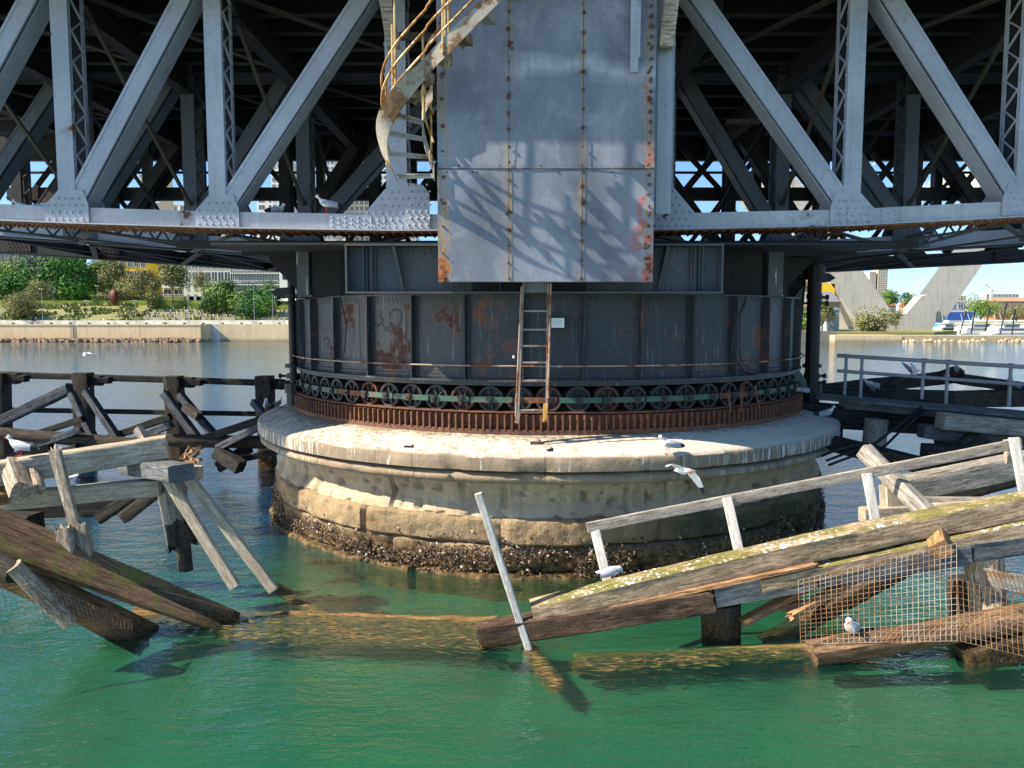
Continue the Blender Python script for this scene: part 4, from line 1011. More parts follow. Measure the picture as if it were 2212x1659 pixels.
# ---- right foreground wreck
T('log_rail', 'long pale log with green moss rising from the water to the right edge', (1150,1325,10.5), (2330,1066,10.9), .33, .32, 'w_mossy', 'log', rough=1.3, jag=.015, bow=.07)
T('fender_beam', 'dark heavy beam under the left end of the mossy log, dipping into the green water', (1035,1370,10.45), (1538,1296,10.5), .30, .31, 'w_tarbrown', rough=1.5, jag=.05)
T('fender_beam', 'short beam length with dark patches, grey and square, midway along the right wreck', (1540,1285,10.6), (1756,1246,10.64), .26, .31, 'w_grey', rough=.8)
T('fender_strip', 'thin raw orange strip between the mossy log and the beams under it', (1190,1338,10.42), (1758,1218,10.52), .16, .05, 'w_orange', 'strip', rough=1.2, jag=.05)
T('fender_beam', 'blue grey beam right of the short square length, behind the mesh', (1762,1242,10.65), (2085,1190,10.7), .30, .30, 'w_blue')
T('fender_beam', 'blue grey beam running off the right edge under the mossy logs', (2090,1188,10.7), (2330,1156,10.75), .28, .28, 'w_blue')
T('mossy_log', 'lower bright green mossy log wedged beneath the long pale one', (1640,1262,10.55), (2330,1112,10.75), .22, .20, 'w_mossy', 'log', rough=1.4)
T('handrail', 'long bleached wooden rail slanting up to the right above the mossy log', (1268,1140,11.2), (2205,957,11.6), .05, .155, 'w_rail', 'rail', rough=.5)
for i, (a, b, lb) in enumerate([((1284,1142,11.22),(1314,1262,10.95),'white rail post at the low left end of the slanting rail'),((1570,1074,11.3),(1598,1200,11.0),'white rail post in the middle of the slanting rail'),
        ((1872,1022,11.4),(1893,1135,11.2),'white rail post before the crossing brace on the right'),((2190,945,11.5),(2216,1085,11.2),'white rail post at the right edge of the photo')]):
    T('rail_post', lb, a, b, .14, .06, 'w_white', 'post', group='posts of the slanting rail', up=(0,1,0), rough=.4)
T('rail_post', 'pale post piece behind the last rail post at the right edge', (2176,950,11.7), (2180,1000,11.7), .1, .08, 'w_pale', 'post', up=(0,1,0))
T('brace_timber', 'pale brace crossing behind the slanting rail, white speckled at its lower end', (1866,972,12.2), (2002,1108,11.2), .20, .24, 'w_grey', rough=.7)
T('wale_beam', 'thick grey beam lying behind the rail, streaked white and shaded in stripes', (1918,1062,13.0), (2330,980,13.2), .34, .40, 'w_grey')
T('wale_beam', 'pale lower beam behind the foot of the white post and brace', (1862,1112,12.2), (2120,1098,12.3), .25, .24, 'w_pale')
T('wale_beam', 'long pale plank just above the mossy log at the right', (1990,1080,12.4), (2330,1085,12.4), .20, .10, 'w_grey')
T('short_block', 'squared timber stub standing between the white post and the brace', (1925,1050,12.3), (1928,1105,12.3), .28, .3, 'w_pale', up=(0,1,0))
T('short_block', 'brown block hanging under the mossy logs above the wire mesh', (2022,1140,10.9), (2034,1188,10.4), .24, .24, 'w_orange', up=(0,1,0))
T('grey_stake', 'slim pale grey square stake leaning left out of the water in front of the pier', (1033,1066,10.35), (1142,1402,10.35), .10, .10, 'w_white', 'stake', up=(0,1,0), rough=.15)
T('pile', 'dark round pile under the short square beam length', (1558,1300,10.9), (1562,1440,10.9), .55, .55, 'w_dark', 'pile', rnd=True, rough=1.5)
T('pile', 'split grey pile standing behind the wire mesh on the right', (2118,1175,10.9), (2150,1420,10.9), .62, .5, 'w_rot', 'pile', rnd=True, rough=1.6)
T('pile', 'dark broken pile stump beside the split grey pile', (2080,1250,11.3), (2085,1420,11.3), .4, .4, 'w_dark', 'pile', rnd=True, rough=2)
T('broken_board', 'brown bent board rising out of the water left of the wire mesh', (1602,1345,10.6), (1745,1268,10.7), .16, .10, 'w_brown', 'board')
T('broken_board', 'orange splintered board seen through the left part of the mesh', (1706,1330,10.5), (1852,1246,10.8), .15, .08, 'w_orange', 'board', jag=.06)
T('broken_board', 'short orange board end lying flat behind the mesh', (1688,1312,10.7), (1772,1296,10.7), .12, .08, 'w_orange', 'board', jag=.06)
T('broken_board', 'dark beam end low behind the two splintered boards', (1650,1392,11.4), (1960,1222,11.8), .25, .22, 'w_dark', 'board')
T('broken_board', 'thin dark board sloping down to the right behind the mesh', (1760,1262,10.8), (1960,1215,11.4), .14, .08, 'w_brown', 'board')
T('broken_board', 'thin dark stick floating behind the standing gull', (1735,1392,10.6), (1890,1362,10.8), .1, .07, 'w_dark', 'board')
T('sunken_log', 'wet brown log end rising from the water at lower right behind the mesh', (1752,1412,9.98), (2330,1316,10.2), .36, .36, 'w_brown', 'log', rough=2.4, rnd=True, jag=.05)
T('sunken_log', 'dark log under the mesh at the right edge', (2080,1425,10.0), (2330,1352,10.1), .34, .3, 'w_dark', 'log', rough=1.6)
def TZ(name, label, a, b, za, zb, r, mt, **k):
    return timber(name, label, 'log', PZ(a[0],a[1],za), PZ(b[0],b[1],zb), r, r, M[mt], rnd=True, rough=3.6, **k)
M['w_sunk'] = wood('weedy_sunken_wood', (.10,.055,.022), (.36,.21,.085), moss=.0)
M['w_weed'] = wood('weed_covered_wood', (.09,.07,.022), (.26,.19,.06))
TZ('sunken_log', 'brown log lying just under the surface across the middle of the water', (455,1344), (1075,1360), -.195, -.16, .37, 'w_sunk')
TZ('sunken_log', 'second drowned log below the first, yellow with weed', (500,1366), (1040,1384), -.26, -.24, .28, 'w_weed')
TZ('sunken_log', 'yellow weedy log under the surface at the lower right', (1240,1435), (1900,1398), -.18, -.06, .26, 'w_weed')
TZ('sunken_log', 'drowned slanting spar running down from the two pale legs', (590,1268), (770,1372), -.02, -.45, .14, 'w_weed')
TZ('sunken_log', 'brown log breaking the surface right of the wire fence on the left', (290,1334), (580,1345), -.08, -.24, .32, 'w_sunk')
TZ('sunken_log', 'weed hung foot of the leaning grey stake', (1142,1400), (1190,1470), -.05, -.6, .12, 'w_weed')
def weed(label, spots, n):
    m = MB(); rr = random.Random(len(spots)*5+n)
    for i in range(n):
        a, b, w_ = rr.choice(spots); f = rr.random(); c = PZ(a[0]+(b[0]-a[0])*f, a[1]+(b[1]-a[1])*f+rr.gauss(0,w_), rr.uniform(-.16,.008))
        u = Vector((rr.uniform(.6,1), rr.uniform(-.28,.22), rr.uniform(-.06,.06))).normalized()*rr.uniform(.03,.14); v = Vector((-u.y,u.x,0)).normalized()*rr.uniform(.004,.011)+Vector((0,0,.004))
        m.add([c-u, c-v, c+u, c+v], [(0,1,2,3)], rr.choice((0,0,1,2)))
    tag(m.build('weed', [simple('brown_weed', (.09,.055,.022), c2=(.15,.095,.035)), simple('yellow_weed', (.15,.115,.035)), simple('dark_weed', (.04,.035,.012))]), label, kind='stuff')
weed('brown and yellow weed growing along the drowned log', [((300,1335),(1060,1355),12),((480,1362),(1040,1385),9),((600,1270),(760,1375),5)], 9000)
weed('yellow weed along the drowned log at the lower right', [((1240,1438),(1800,1402),8),((1140,1400),(1200,1480),8)], 4200)
m = MB(); m.tube(dens([P(1795,1232,10.9),P(1812,1248,10.85),P(1822,1262,10.8),P(1812,1285,10.8),P(1790,1302,10.8)],4), [.02]*17, 6); m.tube(dens([P(1795,1232,10.9),P(1808,1236,10.8),P(1826,1228,10.8)],4), [.015]*9, 5)
tag(m.build('driftwood', M['w_rot']), 'curled pale driftwood branch caught behind the large mesh', 'driftwood')
# ---- left foreground wreck
T('deck_plank', 'broad wet brown plank with green moss, sliding into the water from the left edge', (-90,1118,10.3), (508,1353,11.35), .66, .17, 'w_brownmoss', 'plank', taper=.62, rough=1.0, roll=.62)
T('deck_plank', 'rotten dark brown plank under the broad mossy one', (-90,1182,10.12), (322,1382,10.98), .42, .24, 'w_brown', 'plank', rough=1.6, jag=.03, roll=.6)
T('deck_plank', 'decayed lower plank edge crusted with black shells', (150,1232,10.75), (500,1330,11.3), .12, .18, 'w_dark', 'plank', rough=2)
T('pale_log', 'short pale round log caught under the brown planks beside the wire mesh', (28,1222,9.95), (150,1345,10.35), .25, .22, 'w_rot', 'log', rnd=True, rough=.6)
T('pale_log', 'dark butt of a log at the left edge of the photo', (-60,1190,10.1), (32,1238,10.0), .30, .3, 'w_dark', 'log', rnd=True)
T('cracked_stake', 'tall splintered grey stake leaning in front of the two pale beams', (119,972,10.9), (178,1200,10.9), .14, .09, 'w_rot', 'stake', up=(0,1,0), jag=.10, rough=2)
T('stump', 'splintered stump left of the foot of the tall grey stake', (140,1140,10.8), (152,1210,10.8), .2, .16, 'w_rot', 'stump', up=(0,1,0), jag=.05, rough=2.2)
T('stump', 'narrow dark split stump right of the foot of the tall grey stake', (178,1130,10.9), (196,1215,10.9), .12, .12, 'w_rot', 'stump', up=(0,1,0), jag=.05, rough=2.2)
T('stump', 'tiny stump tip showing behind the mossy plank', (74,1152,10.9), (84,1185,10.9), .14, .12, 'w_rot', 'stump', up=(0,1,0), jag=.04, rough=2)
T('top_beam', 'big pale squared beam lying uppermost on the left wreck', (-90,1036,11.3), (362,965,12.3), .36, .36, 'w_pale', rough=.7)
T('pointed_beam', 'stubby grey beam pointing right with a lit triangle, under the end of the big pale beam', (282,1004,12.6), (392,1022,11.6), .42, .26, 'w_blue', rough=.5)
T('short_beam', 'small pale beam end sticking out right of the pointed one', (380,1018,12.6), (433,1022,12.6), .26, .22, 'w_pale')
T('lower_beam', 'long pale beam below the big one, shaded along its top', (-90,1090,11.6), (346,1052,12.2), .24, .27, 'w_pale', rough=.7)
T('stub_beam', 'thick splintered beam end facing out at the far left', (28,1008,11.5), (48,1062,11.0), .26, .26, 'w_rot', rough=1.8, jag=.05, up=(0,1,0))
T('stub_beam', 'small splintered beam end right of the thick one', (72,1022,11.5), (82,1058,11.1), .16, .15, 'w_rot', rough=1.8, jag=.04, up=(0,1,0))
T('stub_beam', 'reddish splintered end under the standing gull at the left edge', (-25,1030,11.6), (8,1080,11.3), .2, .2, 'w_orange', rough=1.6, jag=.05)
T('prop_timber', 'dark block between the two splintered beam ends', (50,985,11.8), (58,1035,11.8), .22, .2, 'w_dark', up=(0,1,0))
T('leg_timber', 'left of two long pale legs leaning down into the blue water', (362,1035,11.9), (508,1268,11.8), .17, .10, 'w_pale', up=(0,1,0), rough=.4)
T('leg_timber', 'right of two long pale legs leaning down into the blue water', (396,1018,12.0), (592,1275,11.95), .17, .10, 'w_pale', up=(0,1,0), rough=.4)
T('pile', 'pale pile decayed to a black waist, standing under the pointed beam', (368,1040,12.5), (388,1172,12.5), .44, .44, 'w_grey', 'pile', rnd=True, rough=1.2, taper=.85)
T('pile_stub', 'black shell crusted remains of the decayed pile at the water', (384,1120,12.5), (396,1178,12.5), .46, .44, 'w_dark', 'pile', rnd=True, rough=5, jag=.16)
T('pile_stub', 'thin black core of the decayed pile reaching into the water', (396,1170,12.5), (402,1232,12.5), .22, .22, 'w_dark', 'pile', rnd=True, rough=2.5)
T('prop_timber', 'short dark prop slanting under the lower pale beam', (352,1052,13.0), (268,1118,13.0), .22, .2, 'w_dark')
T('prop_timber', 'second dark prop left of the short slanting one', (300,1062,13.4), (215,1120,13.4), .2, .2, 'w_dark')
T('prop_timber', 'small pale splinter sticking up behind the big pale beam', (298,925,13.5), (318,958,13.4), .12, .16, 'w_grey')
T('prop_timber', 'dark beam in the shade below the left beams', (-60,1100,13.5), (250,1092,13.6), .3, .35, 'w_tar')
T('prop_timber', 'dark wide block standing in the water at the left under the beams', (-60,1140,13.0), (78,1140,13.0), .5, .5, 'w_tar')
m = MB(); rr = random.Random(5); c0 = P(402,985,13.6)
for i in range(16):
    a = c0+Vector((rr.uniform(-.14,.12), rr.uniform(-.1,.1), rr.uniform(-.1,.08))); m.bar(a, a+Vector((rr.uniform(.05,.22), rr.uniform(-.1,.1), rr.uniform(-.02,.13))), rr.uniform(.02,.05), rr.uniform(.02,.06))
tag(m.build('splintered_end', M['w_orange']), 'cluster of reddish brown splinters at the end of a broken beam behind the pointed one', 'wood')

# ---- dark fender fence on the left, behind
FY = 23.5
for (py0, py1, h, lb) in ((807,829,.19,'top dark rail of the timber fence on the left'),(884,895,.14,'middle dark rail of the timber fence on the left')):
    T('fence_rail', lb, (-60,py0,FY+.35), (640 if py0 < 850 else 622,py1,FY+.35), .18, h, 'w_tar', 'rail', rough=.4)
T('fence_log', 'long dark log low along the timber fence, left half', (-60,932,FY-2), (330,962,FY-2.2), .36, .36, 'w_tarpost', 'log', rnd=True)
T('fence_log', 'long dark log low along the timber fence, ending at the pier', (300,950,FY-2.2), (600,956,FY-2.0), .36, .36, 'w_tarpost', 'log', rnd=True)
for px, lb in ((-2,'at the left edge'),(178,'second from the left'),(376,'in the middle'),(571,'next to the pier')):
    T('fence_pile', 'dark square topped pile of the timber fence, '+lb, (px,805 if px < 300 else 812,FY), (px+8,1010,FY), .48, .46, 'w_tarpost', 'pile', up=(0,1,0), group='piles of the dark timber fence')
    for k_, (dx, w__) in enumerate(((32,.42),(50,.26))):
        T('packing_block', 'dark %s block under the top fence rail, right of the pile %s' % (('wide','narrow')[k_], lb), (px+dx-9,817+px*.022,FY+.1), (px+dx+10,818+px*.022,FY+.1), .3, w__*.75, 'w_tar', 'block', group='packing blocks under the fence rail')
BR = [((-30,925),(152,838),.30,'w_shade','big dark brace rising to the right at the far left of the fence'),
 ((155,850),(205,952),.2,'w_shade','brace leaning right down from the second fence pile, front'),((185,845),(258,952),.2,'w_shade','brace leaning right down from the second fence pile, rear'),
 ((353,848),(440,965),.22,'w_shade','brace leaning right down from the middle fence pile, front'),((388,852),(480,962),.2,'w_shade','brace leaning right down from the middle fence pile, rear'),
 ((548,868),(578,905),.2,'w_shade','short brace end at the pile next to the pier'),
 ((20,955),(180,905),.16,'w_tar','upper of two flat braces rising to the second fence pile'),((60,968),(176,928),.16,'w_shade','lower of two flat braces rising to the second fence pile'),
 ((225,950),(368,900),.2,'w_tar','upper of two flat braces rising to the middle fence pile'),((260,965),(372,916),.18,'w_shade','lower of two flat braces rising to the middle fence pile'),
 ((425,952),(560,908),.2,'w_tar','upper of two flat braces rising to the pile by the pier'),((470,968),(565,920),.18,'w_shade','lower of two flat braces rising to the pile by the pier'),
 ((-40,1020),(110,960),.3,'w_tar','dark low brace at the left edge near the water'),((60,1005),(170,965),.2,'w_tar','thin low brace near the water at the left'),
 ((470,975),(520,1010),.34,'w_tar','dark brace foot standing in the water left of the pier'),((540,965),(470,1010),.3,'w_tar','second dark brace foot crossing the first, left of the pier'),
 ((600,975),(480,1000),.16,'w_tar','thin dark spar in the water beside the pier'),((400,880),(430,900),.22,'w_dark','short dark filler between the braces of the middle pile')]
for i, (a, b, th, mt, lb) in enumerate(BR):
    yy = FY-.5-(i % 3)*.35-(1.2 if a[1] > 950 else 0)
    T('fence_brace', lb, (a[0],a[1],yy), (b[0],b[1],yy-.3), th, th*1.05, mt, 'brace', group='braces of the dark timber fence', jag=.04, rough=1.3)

# ---- right walkway behind
wk = empty('walkway', 'narrow timber walkway with a grey pipe railing right of the pier', 'walkway')
WY = 18.0
def WP(px, py, dy=0): return P(px, py, WY+dy-(px-1808)*.004)
def wtimber(name, a, b, w_, h_, mt): timber(name, None, None, WP(*a), WP(*b), w_, h_, M[mt], parent=wk, rough=.6)
wtimber('deck_board', (1765,856), (2300,903), .9, .09, 'w_blue'); 
wtimber('edge_board', (1812,872,-.2), (2300,912,-.2), .1, .22, 'w_blue')
m = MB(); m.tube([WP(1808,768), WP(2300,798)], .045, 8); m.build('top_rail', M['grey'], wk)
m = MB(); m.tube([WP(1808,801), WP(2300,837)], .04, 8); m.build('middle_rail', M['grey'], wk)
for px, a, b in ((1827,765,852),(1861,768,860),(1994,775,862),(2046,778,872),(2182,786,878)):
    m = MB(); m.tube([WP(px+2,a), WP(px-3,b)], .038, 8); c = WP(px+2,a+3); m.tube([c-Vector((0,0,.05)), c+Vector((0,0,.04))], .06, 8); c = WP(px,a+35); m.tube([c-Vector((0,0,.04)), c+Vector((0,0,.04))], .055, 8)
    m.build('railing_post', M['grey'], wk)
T('cap_beam', 'weathered grey beam with white drips under the walkway at the right edge', (2030,908,16.2), (2330,935,16.0), .4, .34, 'w_grey')
T('cap_beam', 'second dark streaked beam below the weathered one at the right edge', (1990,930,16.6), (2330,975,16.3), .4, .30, 'w_blue')
T('cap_beam', 'long dark beam just under the walkway boards', (1720,885,18.0), (2060,915,17.6), .4, .42, 'w_tar')
T('cap_beam', 'dark short beam with ragged lower edge beside the pier', (1800,912,17.8), (2010,925,17.4), .3, .28, 'w_tar')
T('cap_beam', 'long dark beam rising to the right behind the railing', (1738,848,20.5), (2075,812,21.5), .3, .34, 'w_tarpost')
T('cap_beam', 'brown dark beam level behind the railing, to the right edge', (1840,866,20.0), (2330,858,21.0), .3, .45, 'w_tarpost')
T('cap_beam', 'dark beam low at the left behind the railing', (1730,846,19.6), (2050,856,20.4), .3, .3, 'w_tar')
T('cap_beam', 'sloping dark plank behind the last railing bay', (2072,818,21), (2300,850,21), .3, .3, 'w_tar')
T('cap_beam', 'small raised stick where the dark gull sits behind the railing', (2026,812,20.6), (2072,796,20.4), .16, .2, 'w_tarpost')
T('walk_pile', 'stout pale pile under the walkway near the pier', (1893,905,17.2), (1885,985,17.2), .5, .5, 'w_grey', 'pile', rnd=True)
T('walk_pile', 'dark ragged pile hanging in front of the bright water on the right', (2035,915,16.9), (2042,968,16.9), .42, .4, 'w_dark', 'pile', rnd=True, jag=.15, rough=2.5)
T('walk_pile', 'dark crooked pile remains right of the ragged one', (2075,970,16.2), (2120,940,16.2), .35, .4, 'w_dark', 'pile', rnd=True, jag=.15, rough=2.5)
T('walk_pile', 'thin dark pile hard against the right side of the pier', (1812,905,18.5), (1810,960,18.5), .2, .2, 'w_tar', 'pile', rnd=True)
T('low_beam', 'dark beam at the water right of the pier', (1800,958,16.0), (2010,1010,15.0), .4, .3, 'w_tar')
T('low_beam', 'dark beam lying in the water farther right behind the rail', (1990,985,15.5), (2330,1010,14.6), .4, .5, 'w_tar')
T('low_beam', 'dark sloping beam in the shade behind the thick grey one', (2010,1075,13.8), (2260,1008,13.8), .35, .35, 'w_tar')
for i, (a, b, c) in enumerate([((1845,965),(1888,960),(1990,880)),((1850,975),(1900,972),(2000,884)),((1835,955),(1880,962),(1985,890))]):
    m = MB(); pp = [P(a[0]-60,a[1]+30,15.2), P(a[0],a[1]+8,15.4), P(b[0],b[1],15.8), P((b[0]+c[0])/2-8,(b[1]+c[1])/2+6,16.2), P(c[0],c[1],16.8)]
    m.tube(dens(pp, 4), .028, 6); tag(m.build('black_cable', M['shaft']), ('black cable drooping from the walkway to the water, ' + ('middle','right','left')[i] + ' one of three'), 'cable', 'cables right of the pier')

# ================================================================= wire mesh
def wire(name, label, corners, pitch, r, mt, sag=0, seed=1):
    A, B, C_, D = [Vector(c) for c in corners]      # top-left, top-right, bottom-right, bottom-left
    nx = int(max((B-A).length, (C_-D).length)/pitch); ny = int(max((D-A).length, (C_-B).length)/pitch)
    nrm = (B-A).cross(D-A).normalized()
    def pt(u, v):
        p = A.lerp(B, u).lerp(D.lerp(C_, u), v)
        return p + nrm*(sag*math.sin(u*3.1)*math.sin(v*2.2+.4)+.012*noise.noise(Vector((u*6+seed, v*4, seed))))
    m = MB()
    for i in range(nx+1): m.tube([pt(i/nx, j/8) for j in range(9)], r, 4, cap=False)
    for j in range(ny+1): m.tube([pt(i/12, j/ny)+nrm*.003 for i in range(13)], r, 4, cap=False)
    o = m.build(name, mt); tag(o, label, 'wire mesh'); return o
M['wire'] = steel('galvanised_wire', (.40,.36,.31), .5, .3, rough=.5, rustc=(.36,.20,.10))
M['wire2'] = steel('brown_wire', (.30,.23,.16), .55, .3, rough=.6, rustc=(.28,.15,.07))
wire('wire_mesh', 'large upright square wire mesh hanging in front of the lower right water', [P(1724,1254,9.9), P(2066,1174,10.1), P(2068,1385,9.85), P(1730,1392,9.85)], .075, .0032, M['wire'], .03)
wire('wire_mesh', 'rusty wire mesh right of the large one, hanging over the dark log', [P(2068,1252,9.8), P(2300,1310,9.8), P(2300,1440,9.5), P(2075,1385,9.7)], .075, .0032, M['wire2'], .05, 4)
wire('wire_mesh', 'bright folded wire mesh edge sticking out at the right edge', [P(2124,1228,9.6), P(2300,1262,9.4), P(2300,1305,9.9), P(2142,1266,10.0)], .055, .0045, M['wire'], .0, 6)
wire('wire_mesh', 'brown wire mesh curling over the wreck at the lower left', [P(72,1258,9.9), P(285,1340,10.6), P(285,1360,10.5), P(100,1345,9.9)], .065, .0034, M['wire2'], -.12, 7)
wire('wire_mesh', 'pale wire mesh running off the left edge over the water', [P(-80,1292,9.6), P(72,1258,9.9), P(98,1345,9.85), P(-80,1385,9.4)], .065, .0028, M['wire2'], .08, 8)

# ================================================================= gulls
gw_ = simple('gull_white', (.78,.78,.77), var=.05); gg = simple('gull_grey', (.36,.39,.44), var=.08); gb = simple('gull_black', (.02,.02,.02)); gr = simple('gull_red', (.55,.06,.03)); 
GM = [gw_, gg, gb, gr]
def loft(m, st, n=14, mi=0):
    vs = []
    for (x, z, ry, rz) in st:
        for j in range(n): a = 2*math.pi*j/n; vs.append((x, ry*math.cos(a), z+rz*math.sin(a)))
    k = len(st); fs = [(i*n+j, i*n+(j+1)%n, (i+1)*n+(j+1)%n, (i+1)*n+j) for i in range(k-1) for j in range(n)]
    fs += [tuple(range(n))[::-1], tuple((k-1)*n+j for j in range(n))]
    m.add(vs, fs, mi)
def gull_body(m, pose):
    if pose == 'fly': st = [(-.20,.0,.05,.005),(-.15,.0,.045,.012),(-.08,.0,.05,.035),(0,0,.058,.05),(.07,.01,.05,.045),(.11,.02,.034,.032),(.14,.03,.03,.03),(.165,.032,.028,.028),(.185,.028,.016,.016)]; hx, hz = .185, .028
    elif pose == 'sit': st = [(-.22,.055,.03,.004),(-.16,.06,.04,.018),(-.08,.065,.06,.045),(0,.07,.072,.06),(.06,.08,.062,.058),(.095,.11,.042,.045),(.11,.14,.034,.034),(.12,.16,.034,.033),(.14,.163,.028,.028),(.158,.158,.014,.014)]; hx, hz = .158, .158
    elif pose == 'preen': st = [(-.22,.14,.03,.004),(-.16,.14,.04,.018),(-.08,.135,.06,.045),(0,.13,.072,.062),(.06,.135,.06,.055),(.10,.15,.04,.04),(.12,.15,.032,.03),(.135,.135,.033,.032),(.14,.115,.028,.028),(.135,.09,.012,.014)]; hx, hz = .135, .09
    else: st = [(-.22,.105,.028,.004),(-.16,.118,.036,.016),(-.08,.132,.055,.045),(0,.142,.068,.06),(.06,.158,.058,.055),(.095,.19,.038,.042),(.11,.222,.030,.032),(.12,.245,.033,.032),(.14,.25,.028,.027),(.158,.245,.014,.014)]; hx, hz = .158, .245
    loft(m, st)
    m.tube([(hx-.005,0,hz), (hx+.022,0,hz-.004), (hx+.038,0,hz-.012)], [.009,.007,.002], 6, 3)
    for s in (-1,1): m.rivet((hx-.022, s*.026, hz+.006), (0,s,0), .006, .004, 2)
    return st
def gull(name_label, loc, rz, pose='stand', s=1.0, wings=None, pitch=0):
    m = MB(); st = gull_body(m, pose)
    dz = {'stand':0,'sit':-.075,'preen':-.005,'fly':0}[pose]
    if pose != 'fly':
        for sd in (-1,1):                            # folded wing shell
            vs = []; ns = 9; nr = 6
            for i in range(ns):
                t = i/(ns-1); x = .07-.34*t; zc = .155-.055*t+dz; h = .055*math.sin(math.pi*min(1,.15+t*.80))**.7+.003; bx = .066*math.sin(math.pi*min(1,.25+.72*t))+.004
                for j in range(nr):
                    a = -1.0+2.2*j/(nr-1); vs.append((x, sd*(bx*math.cos(a)+.006), zc+h*math.sin(a)))
            fs = [(i*nr+j, i*nr+j+1, (i+1)*nr+j+1, (i+1)*nr+j) for i in range(ns-1) for j in range(nr-1)]
            for f in fs: pass
            b = len(m.v); m.v.extend(vs)
            for f in fs: m.f.append(tuple(b+q for q in f)); m.m.append(2 if f[0] >= (ns-3)*nr else 1)
    if pose in ('stand','preen'):
        for sd in (-1,1):
            m.tube([(.0,sd*.03,.095), (.004,sd*.03,.05), (-.004,sd*.03,.006)], .0045, 5, 3)
            m.prism([(-.006,sd*.03-.004,.0),(.035,sd*.03-.018,.0),(.040,sd*.03,.0),(.035,sd*.03+.018,.0)], (0,0,.005), 3)
    if pose == 'fly':
        for sd in (-1,1):
            W = wings[0 if sd < 0 else 1]            # list of (dx, dy, dz, chord)
            vs = []; k = len(W)
            for (dx, dy, dz_, ch) in W:
                vs += [(dx+ch*.45, sd*dy, dz_), (dx, sd*dy, dz_+.010), (dx-ch*.55, sd*dy, dz_-.002), (dx, sd*dy, dz_-.006)]
            b = len(m.v); m.v.extend(vs)
            for i in range(k-1):
                for j in range(4):
                    m.f.append((b+4*i+j, b+4*i+(j+1)%4, b+4*i+4+(j+1)%4, b+4*i+4+j)); m.m.append(2 if i == k-2 else (1 if j < 2 else 0))
            m.f.append(tuple(b+4*(k-1)+q for q in range(4))); m.m.append(2)
            m.tube([(-.10,sd*.02,-.03), (-.17,sd*.02,-.03)], .005, 5, 3)
    o = m.build('gull', GM, smooth=True); o.location = loc; o.rotation_euler = (0, pitch, rz); o.scale = (s,s,s)
    tag(o, name_label, 'gull', 'silver gulls about the bridge'); return o
zc = lambda px: C1(P(px,470,14.35).x)+.005
def on_chord(px, y=14.5): x = P(px,460,y).x; return Vector((x, y, C1(x)+.017))
gull('white gull standing on the sunlit chord, facing left', on_chord(705,14.40), R(185), s=1.18)
gull('gull hunched behind the chord, just left of the standing one', on_chord(600,14.7), R(60), 'sit', 1.15)
gull('gull head showing over the left chord next to the first gusset', on_chord(92,14.75)-Vector((0,0,.06)), R(20), 'sit', 1.1)
gull('leftmost gull head showing over the chord at the left edge', on_chord(50,14.75)-Vector((0,0,.08)), R(200), 'sit', 1.1)
gull('grey backed gull on the left rim of the pier, looking left', PZ(576,888,2.26), R(110), s=1.15)
gull('grey backed gull on the left rim of the pier, back turned', PZ(600,886,2.30), R(75), s=1.15)
gull('gull half hidden at the foot of the toothed ring, left', PZ(622,886,2.33), R(60), 'sit', 1.0)
gull('white gull standing on the sunny middle of the pier ledge', PZ(1443,980,2.25), R(200), s=1.2)
gull('gull standing at the right rim of the pier, facing right', PZ(1786,908,2.27), R(12), s=1.25)
gull('gull nestled on the toothed ring at its right end', Vector((P(1710,863,18.0).x, 17.55, 2.89)), R(170), 'sit', 1.2)
gull('white gull resting on the big pale beam at the left edge', P(42,985,11.52), R(176), 'stand', 1.15)
gull('small white gull floating behind the lower pale beam', PZ(160,1036,.6), R(20), 'sit', .9)
gull('white gull with red legs standing on the wet log behind the large mesh', P(1838,1384,10.02), R(235), 'stand', 1.35)
gull('white gull preening behind the first white rail post', P(1322,1256,10.85), R(20), 'preen', 1.15)
gull('dark gull sitting behind the railing near its left end', P(1880,836,20.0), R(160), 'sit', 1.2)
gull('gull on the dark beam just below the sitting dark one', P(1887,844,19.6), R(90), 'sit', 1.2)
gull('gull perched by the raised stick behind the railing', P(2068,812,20.2), R(80), 'stand', 1.2)
gull('gull at the right edge beyond the railing', P(2196,838,20.2), R(100), 'sit', 1.1)
Wd = [[(.04,.05,.03,.13),(.05,.15,.06,.15),(.03,.25,.03,.14),(-.02,.35,-.04,.11),(-.07,.43,-.11,.07),(-.11,.49,-.17,.02)]]*2
g1 = gull('white gull flying to the left in front of the pier ledge, wings lowered', P(1478,1018,11.6), R(165), 'fly', 1.05, [[(.03,.04,.03,.13),(.04,.12,.05,.16),(.03,.20,.00,.16),(-.01,.27,-.09,.14),(-.05,.31,-.17,.09),(-.08,.34,-.24,.03)], [(.03,.04,.03,.13),(.04,.14,.05,.15),(.02,.25,.04,.13),(-.03,.36,-.0,.10),(-.08,.43,-.05,.06),(-.12,.47,-.08,.02)]], pitch=R(10))
g1.rotation_euler = (R(20), R(14), R(125))
g2 = gull('dark gull flapping with both wings raised behind the pipe railing', P(1974,808,19.3), R(0), 'fly', .85, [[(.02,.03,.02,.12),(.02,.10,.10,.15),(.0,.17,.20,.14),(-.03,.22,.30,.10),(-.06,.25,.37,.05),(-.08,.26,.41,.01)]]*2, pitch=R(-25))
g3 = gull('tiny white gull flying low over the far blue water on the left', P(190,764,33), R(180), 'fly', 1.0, Wd)
